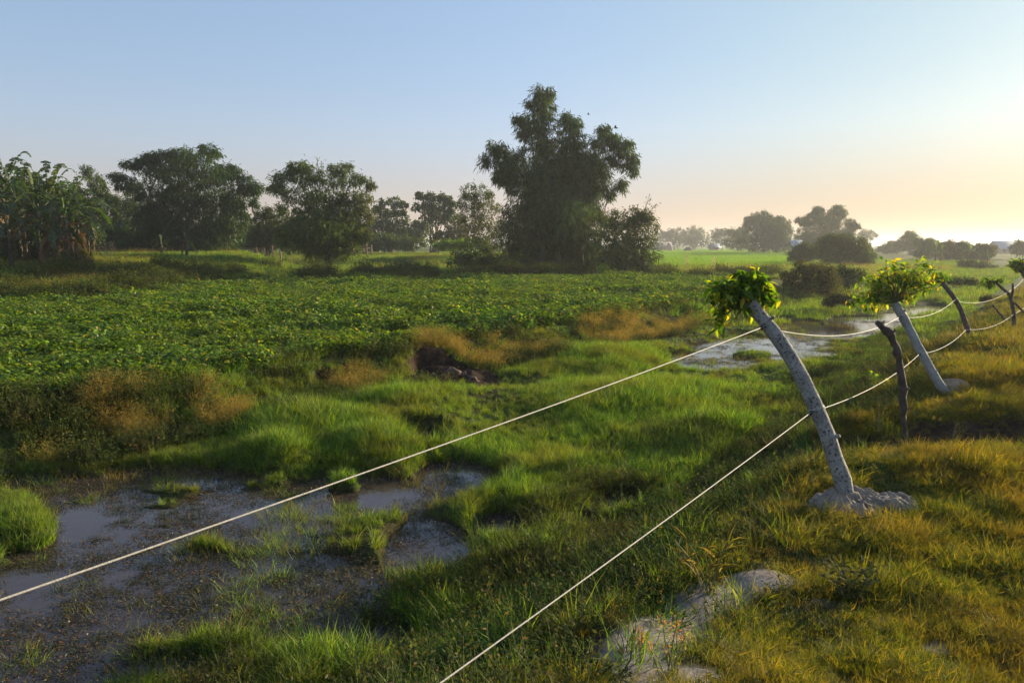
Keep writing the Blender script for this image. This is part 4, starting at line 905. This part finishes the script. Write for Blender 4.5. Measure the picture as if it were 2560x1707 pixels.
def soil_small(u, v, z, ru, rv, label):
    bx, by, rx, ry = mkblob(u, v, z, ru, rv); n, m = 40, 20; A, RR = np.meshgrid(np.linspace(0, 2 * np.pi, n, endpoint=False), np.linspace(.001, 1, m))
    X = bx + RR * rx * np.cos(A); Y = by + RR * ry * np.sin(A); Z = H(X, Y) + .09 * (1 - ss(.2, 1, RR)) + .02 * fbm(X / .1, Y / .1, 9, 2) * (1 - RR)
    i = np.arange(m - 1)[:, None] * n; j = np.arange(n)[None]; j2 = (j + 1) % n
    g = Geo(); g.add(np.stack([X, Y, Z], -1), [np.stack([i + j, i + j2, i + n + j2, i + n + j], -1).reshape(-1, 4)])
    o = g.obj('soil_mound', bpy.data.materials['bare grey soil'], smooth=True); tag(o, label, 'soil mound')
soil_small(2385, 978, 1.13, 62, 10, 'small grey soil patch at the foot of the second leaning trunk')
# clods in the cut bank
for i, (u, v, s_) in enumerate(((1130, 945, .16), (1160, 950, .11), (1085, 950, .09), (1185, 960, .13))):
    p = gp(u, v, .12); p[2] = float(H(p[0], p[1])) + s_ * .2
    g = Geo(); th = np.linspace(0, 2 * np.pi, 12, endpoint=False); ph = np.linspace(.05, math.pi - .05, 8)
    A, B = np.meshgrid(th, ph); rr = s_ * (1 + .35 * fbm(np.cos(A) * 2 + i, B * 1.5, i + 3, 2)); V = np.stack([rr * np.cos(A) * np.sin(B), rr * np.sin(A) * np.sin(B) * .8, rr * .7 * np.cos(B)], -1) + p
    ii = np.arange(7)[:, None] * 12; j = np.arange(12)[None]; j2 = (j + 1) % 12
    g.add(V.reshape(-1, 3), [np.stack([ii + j, ii + 12 + j, ii + 12 + j2, ii + j2], -1).reshape(-1, 4)])
    if i == 0: M['clod'] = solidmat('red brown clod', (.07, .04, .03), (.14, .08, .06), 6, .95, .8)
    o = g.obj('soil_clod', M['clod'])
    tag(o, ('largest reddish soil clod in the dark cut of the field bank', 'middle sized soil clod next to the largest one in the bank cut', 'smallest soil clod at the left end of the bank cut', 'flattish soil clod at the right end of the bank cut')[i], 'soil clod')
# ---------------------------------------------------------------- single foreground plants
def sprig(name, label, u, v, z, stems, h, spread, leafL, leafW, m, nleaf, cat='plant', head=None, up=.5):
    p = gp(u, v, z)
    for _ in range(3): p = gp(u, v, float(H(p[0], p[1])))
    e = thing(name, p, label, cat); gs = Geo(); gl = Geo(); gh = Geo()
    for i in range(stems):
        a = rng.uniform(0, 6.28); t = p + [math.cos(a) * spread * rng.uniform(.2, 1), math.sin(a) * spread * rng.uniform(.2, 1), h * rng.uniform(.55, 1.1)]
        b = p + rng.normal(0, .02, 3) * [1, 1, 0] - [0, 0, .02]; P = spline([b, (b + t) / 2 + [0, 0, .12 * h], t], 9); tube(gs, P, np.linspace(.0032, .0014, 9), 5, cap=False)
        if nleaf:
            k = nleaf; q = P[rng.integers(2, 9, k)]; D = np.concatenate([rng.normal(0, 1, (k, 2)), rng.normal(up, .35, (k, 1))], 1)
            leaves(gl, q, D, rng.normal(0, .4, (k, 3)) + [0, 0, 1], rng.uniform(.6, 1.2, k) * leafL, leafW, rng.uniform(0, 1, k), TO, .25)
        if head:
            k = 16; q = P[-1] + rng.normal(0, .012, (k, 3)) - (P[-1] - P[-2]) * rng.uniform(0, 2.2, (k, 1)); leaves(gh, q, rng.normal(0, 1, (k, 3)) + [0, 0, 1], rng.normal(0, 1, (k, 3)), .014, .005, rng.uniform(0, 1, k))
    gs.obj('stalk', M['stalk'], e)
    if nleaf: gl.obj('leaves', m if not isinstance(m, str) else M[m], e)
    if head: gh.obj('seed_head', M[head], e)
sprig('weed_plant', 'leafy upright weed with yellowing leaves on the levee between trail and lit grass', 2120, 1500, 1.25, 14, .26, .24, .05, .020, 'shrub', 12)
sprig('weed_plant', 'small weed with paired leaves right of the big leafy weed', 2195, 1440, 1.25, 4, .13, .08, .04, .016, 'shrub', 8)
sprig('reed_grass', 'tall stalky grass clump with orange tipped blades at the top of the slope', 1770, 1480, 1.1, 12, .34, .24, .16, .008, 'dry', 4, 'grass clump', up=1.6)
sprig('flowering_grass', 'orange flowering grass stalk on the bare trail at the bottom', 1672, 1690, 1.4, 7, .22, .11, .05, .006, 'yshrub', 4, 'grass clump', head='redflower', up=1.2)
sprig('flowering_grass', 'thin red seeded grass stalk left of the bare trail at the bottom', 1595, 1655, 1.35, 3, .17, .05, .05, .006, 'dry', 3, 'grass clump', head='redflower', up=1.2)
sprig('herb_plant', 'green herb clump beside the dead stick, below the second trunk', 2190, 985, .9, 9, .34, .3, .07, .05, 'postleaf', 10)
sprig('dry_twig_plant', 'pale branching leafless twig plant left of the dead stick', 2198, 1075, .9, 6, .36, .13, .02, .006, 'dry', 3, up=1.)
sprig('herb_plant', 'broad leaved green creeper patch under the second leaning trunk', 2300, 1000, 1.1, 12, .16, .4, .09, .07, 'crop', 10)
sprig('dry_twig_plant', 'dry brown twig plant on the right rim of the shaded gully', 2380, 1110, 1.0, 10, .22, .25, .03, .008, 'dry', 5, up=.8)
sprig('weed_plant', 'pale dry twiggy weed on the water side slope, lit by the sun', 1560, 1215, .3, 9, .3, .2, .04, .010, 'dry', 6)
for (u, v, lb) in ((490, 662, 'tall tan reed plume standing left on the field bund'), (270, 690, 'pale reed tuft among the bund weeds below the banana grove'), (1717, 692, 'pale reed plume behind the crop field, near the thicket'), (1783, 700, 'pinkish reed plume right of the pale one behind the crop field')):
    d = 50 if u > 1000 else 44
    p = dp(u, v, d); p[2] = float(H(p[0], p[1])); e = thing('reed_plume', p, lb, 'reed'); g = Geo(); gh = Geo(); k = 5 if u == 270 else 1
    for i in range(k):
        b = p + [rng.normal(0, .3) * (k > 1), 0, 0]; t = b + [rng.normal(0, .1), 0, 1.35 + rng.normal(0, .1)]; tube(g, [b, t], [.014, .01], 4)
        q = t + rng.normal(0, 1, (60, 3)) * [.05, .05, .2]; leaves(gh, q, rng.normal(0, .5, (60, 3)) + [0, 0, 1], rng.normal(0, 1, (60, 3)), .12, .03, rng.uniform(0, 1, 60))
    g.obj('stalk', M['stalk'], e); gh.obj('plume_head', M['plume'], e)  # second part is the feathery seed plume, made of loose blades
# ---------------------------------------------------------------- huts, fence, straw
def house(label, u, vb, d, w, hw, hr, dep, roofm, wallm='mudwall', rz=0., name='hut', doors=1):
    p = dp(u, vb, d); p[2] = float(H(p[0], p[1])); e = thing(name, p, label, 'house')
    def rot(V): V = np.asarray(V, float); c, s_ = math.cos(rz), math.sin(rz); return np.stack([V[:, 0] * c - V[:, 1] * s_, V[:, 0] * s_ + V[:, 1] * c, V[:, 2]], -1) + p
    g = Geo(); x, y = w / 2, dep / 2
    V = [(-x, -y, -.3), (x, -y, -.3), (x, y, -.3), (-x, y, -.3), (-x, -y, hw), (x, -y, hw), (x, y, hw), (-x, y, hw), (-x, 0, hw + hr * .9), (x, 0, hw + hr * .9)]
    g.add(rot(V), [np.array([[0, 1, 5, 4], [2, 3, 7, 6]]), np.array([[1, 2, 6, 9, 5], [3, 0, 4, 8, 7]])]); g.obj('wall', M[wallm], e)
    g = Geo(); ox, oy = x + .5, y + .6; t = .07; zl = hw - hr * .25
    V = [(-ox, -oy, zl), (ox, -oy, zl), (ox, 0, hw + hr), (-ox, 0, hw + hr), (-ox, oy, zl), (ox, oy, zl)]; V2 = [(a, b, c + t) for a, b, c in V]
    g.add(rot(V + V2), [np.array([[0, 3, 2, 1], [3, 4, 5, 2], [6, 7, 8, 9], [9, 8, 11, 10], [0, 1, 7, 6], [4, 10, 11, 5], [1, 2, 8, 7], [2, 5, 11, 8], [0, 6, 9, 3], [3, 9, 10, 4]])])
    g.obj('roof', M[roofm], e)
    g = Geo(); box(g, rot([(0, -y - .03, hw * .42)])[0], .9, .06, hw * .84, rz); g.obj('door', M['dark'], e)
    for sx in (-.3, .3):
        g = Geo(); box(g, rot([(w * sx, -y - .03, hw * .55)])[0], .8, .06, .7, rz); g.obj('window', M['dark'], e)
    return e
house('low hut with grey thatched roof at the left end of the bright paddies', 1648, 626, 330, 8, 1.8, 1.8, 6, 'thatch', rz=.1)
house('small hut with pale blue tin roof under the feathery bamboo', 1786, 624, 350, 3.2, 1.6, 1.3, 4, 'tin', rz=.5)
house('mud walled house with white blue tin roof between the two bamboo groves', 1988, 640, 170, 1.8, 2.3, 1.2, 4, 'tin', rz=-.1)
house('house with bright blue tin roof in the dark gap left of the wide bamboo', 314, 628, 96, 4.2, 2.6, 1.3, 5, 'tinb', rz=.2)
house('long pale roofed house at the far right behind the marsh', 2508, 630, 240, 7, 2.0, 2.0, 6, 'tin', rz=.1)
house('pale roofed hut seen over the crown of the second fence tree', 2296, 640, 210, 3, 2.3, 1.2, 4, 'tin', rz=.3)
house('hut with grey roof glimpsed behind the low dark trees', 940, 625, 150, 1.6, 1.4, .8, 3, 'tin', rz=.1)
house('tiny hut with pale roof right of the tufted tree', 1110, 625, 165, 1.8, 1.2, .8, 3, 'tin', rz=.1)
def heap(name, label, u, vb, d, r, h, m):
    p = dp(u, vb, d); p[2] = float(H(p[0], p[1])) - .2; prof = np.array([(1, 0), (1.05, .2), (.95, .4), (.7, .65), (.4, .85), (.12, 1)])
    g = Geo(); tube(g, [p + [0, 0, h * b] for a, b in prof], [r * a for a, b in prof], 14, jit=.06); o = g.obj(name, M[m]); tag(o, label, 'haystack')
heap('haystack', 'pinkish straw stack beside the thatched hut', 1672, 628, 320, 1.7, 3.6, 'hay')
heap('haystack', 'dark low straw stack standing in the paddy', 1720, 629, 290, 1.8, 2.0, 'bark')
# wooden fence posts left
WP = [(643, 641, 'thin wooden post at the left end of the post row under the dark round tree'), (661, 641, 'wooden post second from the left end of the post row'), (681, 641, 'tallest wooden post of the row'), (701, 640, 'thick reddish wooden post of the row'),
      (725, 640, 'pale thin post fourth along, before the grey sheet'), (747, 639, 'thin post right of the grey sheet'), (766, 640, 'short red post at the right end of the row')]
for i, (u, v, lb) in enumerate(WP):
    d = 78; p = dp(u, v, d); p[2] = float(H(p[0], p[1])); h = (1.1, 1.2, 1.75, 1.55, 1.1, 1.0, .9)[i]
    g = Geo(); tube(g, [p - [0, 0, .2], p + [.03, 0, h * .5], p + [rng.normal(0, .05), 0, h]], [.06, .055, .05] if i not in (3,) else [.1, .1, .08], 7, jit=.06)
    o = g.obj('wooden_post', M['wood']); tag(o, lb, 'post', 'wooden posts under the dark round tree')
for i, (u, v, lb) in enumerate(((916, 610, 'left of two red wooden posts by the hazy hut'), (928, 610, 'right and taller of two red wooden posts by the hazy hut'), (884, 614, 'lone red post left of the two red posts'))):
    d = 100; p = dp(u, v, d); p[2] = float(H(p[0], p[1])); g = Geo(); tube(g, [p - [0, 0, .2], p + [0, 0, 1.9 - .3 * i]], [.12, .11], 8, jit=.05); o = g.obj('wooden_post', M['wood']); tag(o, lb, 'post')
# woven low wall left
p = dp(618, 632, 88); p[2] = float(H(p[0], p[1])); g = Geo()
for i in range(26): tube(g, [p + [-2.2 + i * .17, rng.normal(0, .02), -.1], p + [-2.2 + i * .17, rng.normal(0, .02), .75 + rng.normal(0, .03)]], .03, 4)
for hh in (.2, .6): tube(g, [p + [-2.3, -.05, hh], p + [2.2, -.05, hh]], .03, 4)
o = g.obj('stick_fence', M['thatch']); tag(o, 'low grey stick fence in the gap right of the wide bamboo', 'fence')
# ---------------------------------------------------------------- birds
for i, (u, v, lb) in enumerate(((1539, 321, 'small dark bird flying right of the tallest bamboo'), (1471, 287, 'tiny bird flying between the two tallest bamboo tips'))):
    p = dp(u, v, 60); g = Geo(); s_ = .2 if i == 0 else .13
    tube(g, [p + [-.9 * s_, 0, 0], p + [-.3 * s_, 0, .02], p + [.4 * s_, 0, .05 * s_], p + [.8 * s_, 0, .12 * s_], p + [1.05 * s_, 0, .1 * s_]], [.05 * s_, .2 * s_, .24 * s_, .15 * s_, .03 * s_], 8)
    for sg in (-1, 1):
        g.add([p + [.3 * s_, 0, .1 * s_], p + [-.3 * s_, 0, .1 * s_], p + [-.5 * s_, sg * .6 * s_, .7 * s_], p + [-.1 * s_, sg * 1.1 * s_, 1.1 * s_], p + [.2 * s_, sg * .5 * s_, .7 * s_]], [np.array([[0, 1, 2, 3, 4]])])
    o = g.obj('bird', M['black']); tag(o, lb, 'bird')
# ---------------------------------------------------------------- light
SUN_AZ, SUN_EL = 56, 13
w = bpy.data.worlds.new('World'); scn.world = w; w.use_nodes = True; nt = w.node_tree
bg = nt.nodes['Background']; sky = nt.nodes.new('ShaderNodeTexSky'); sky.sky_type = 'NISHITA'; sky.sun_disc = False
sky.sun_elevation = R(SUN_EL); sky.sun_rotation = R(SUN_AZ); sky.air_density = 1.2; sky.dust_density = .8; sky.ozone_density = 3.5; sky.altitude = 50
tc = N(nt, 'ShaderNodeTexCoord'); sx = N(nt, 'ShaderNodeSeparateXYZ'); L(nt, tc.outputs['Generated'], sx.inputs[0])
gm = N(nt, 'ShaderNodeGamma'); gm.inputs[1].default_value = .5; L(nt, sky.outputs[0], gm.inputs[0])
base = mixc(nt, 1.0, gm.outputs[0], (1.60, 1.72, 2.02), 'MULTIPLY')
# rosy belt low on the side away from the sun, thinning upward
mr = N(nt, 'ShaderNodeMapRange'); mr.interpolation_type = 'SMOOTHSTEP'; L(nt, sx.outputs['Z'], mr.inputs[0]); mr.inputs[1].default_value = .27; mr.inputs[2].default_value = 0.0; mr.inputs[4].default_value = .85
rosy = mixc(nt, 1.0, base, (1.24, 1.02, .95), 'MULTIPLY')
dt = N(nt, 'ShaderNodeVectorMath', operation='DOT_PRODUCT'); L(nt, tc.outputs['Generated'], dt.inputs[0]); dt.inputs[1].default_value = (math.sin(R(56)) * .97, math.cos(R(56)) * .97, .22)
m3 = N(nt, 'ShaderNodeMapRange'); m3.interpolation_type = 'SMOOTHSTEP'; L(nt, dt.outputs['Value'], m3.inputs[0]); m3.inputs[1].default_value = .55; m3.inputs[2].default_value = 1.0; m3.inputs[4].default_value = .9
m4 = N(nt, 'ShaderNodeMapRange'); m4.interpolation_type = 'SMOOTHSTEP'; L(nt, sx.outputs['Z'], m4.inputs[0]); m4.inputs[1].default_value = .16; m4.inputs[2].default_value = 0.0; m4.inputs[4].default_value = 1
allc = mixc(nt, mr.outputs[0], base, rosy); allc = mixc(nt, m4.outputs[0], allc, mixc(nt, 1.0, allc, (.90, .78, .72), 'MULTIPLY'))
m5 = N(nt, 'ShaderNodeMath', operation='MULTIPLY'); L(nt, m3.outputs[0], m5.inputs[0]); L(nt, m4.outputs[0], m5.inputs[1])
allc = mixc(nt, m5.outputs[0], allc, mixc(nt, 1.0, allc, (.62, .56, .50), 'MULTIPLY'))
L(nt, mixc(nt, m3.outputs[0], allc, mixc(nt, 1.0, allc, (.96, .99, .80), 'MULTIPLY')), bg.inputs[0]); bg.inputs[1].default_value = .09
ld = bpy.data.lights.new('sun', 'SUN'); ld.energy = 5.0; ld.angle = R(.53); ld.color = (1, .83, .55)
lo = bpy.data.objects.new('sun', ld); COL.objects.link(lo)
sd = Vector((math.sin(R(SUN_AZ)) * math.cos(R(SUN_EL)), math.cos(R(SUN_AZ)) * math.cos(R(SUN_EL)), math.sin(R(SUN_EL))))
lo.rotation_euler = sd.to_track_quat('Z', 'Y').to_euler(); lo.location = (60, 40, 60)
# haze
HAZE = 0.00045
if HAZE:
    g = Geo(); box(g, (0, 3000, 10.2), 13000, 13000, 24.0)
    m, nt, o = mat('evening haze'); pv = N(nt, 'ShaderNodeVolumePrincipled'); pv.inputs['Color'].default_value = (.93, .96, 1, 1)
    pv.inputs['Density'].default_value = HAZE; pv.inputs['Anisotropy'].default_value = .4; L(nt, pv.outputs[0], o.inputs['Volume'])
    hz = g.obj('haze', m); tag(hz, 'thin pale evening haze', 'haze', kind='stuff')
# ---------------------------------------------------------------- render settings
vs = scn.view_settings; vs.view_transform = 'Standard'; vs.look = 'None'; vs.gamma = 1; vs.use_curve_mapping = False; vs.exposure = 1.15
cy = scn.cycles; cy.max_bounces = 6; cy.diffuse_bounces = 2; cy.glossy_bounces = 2; cy.transmission_bounces = 3; cy.volume_bounces = 0; cy.transparent_max_bounces = 4
cy.use_denoising = True; cy.sample_clamp_indirect = 5; cy.caustics_reflective = False; cy.caustics_refractive = False
cy.use_adaptive_sampling = True; cy.adaptive_threshold = .02
print('scene built')
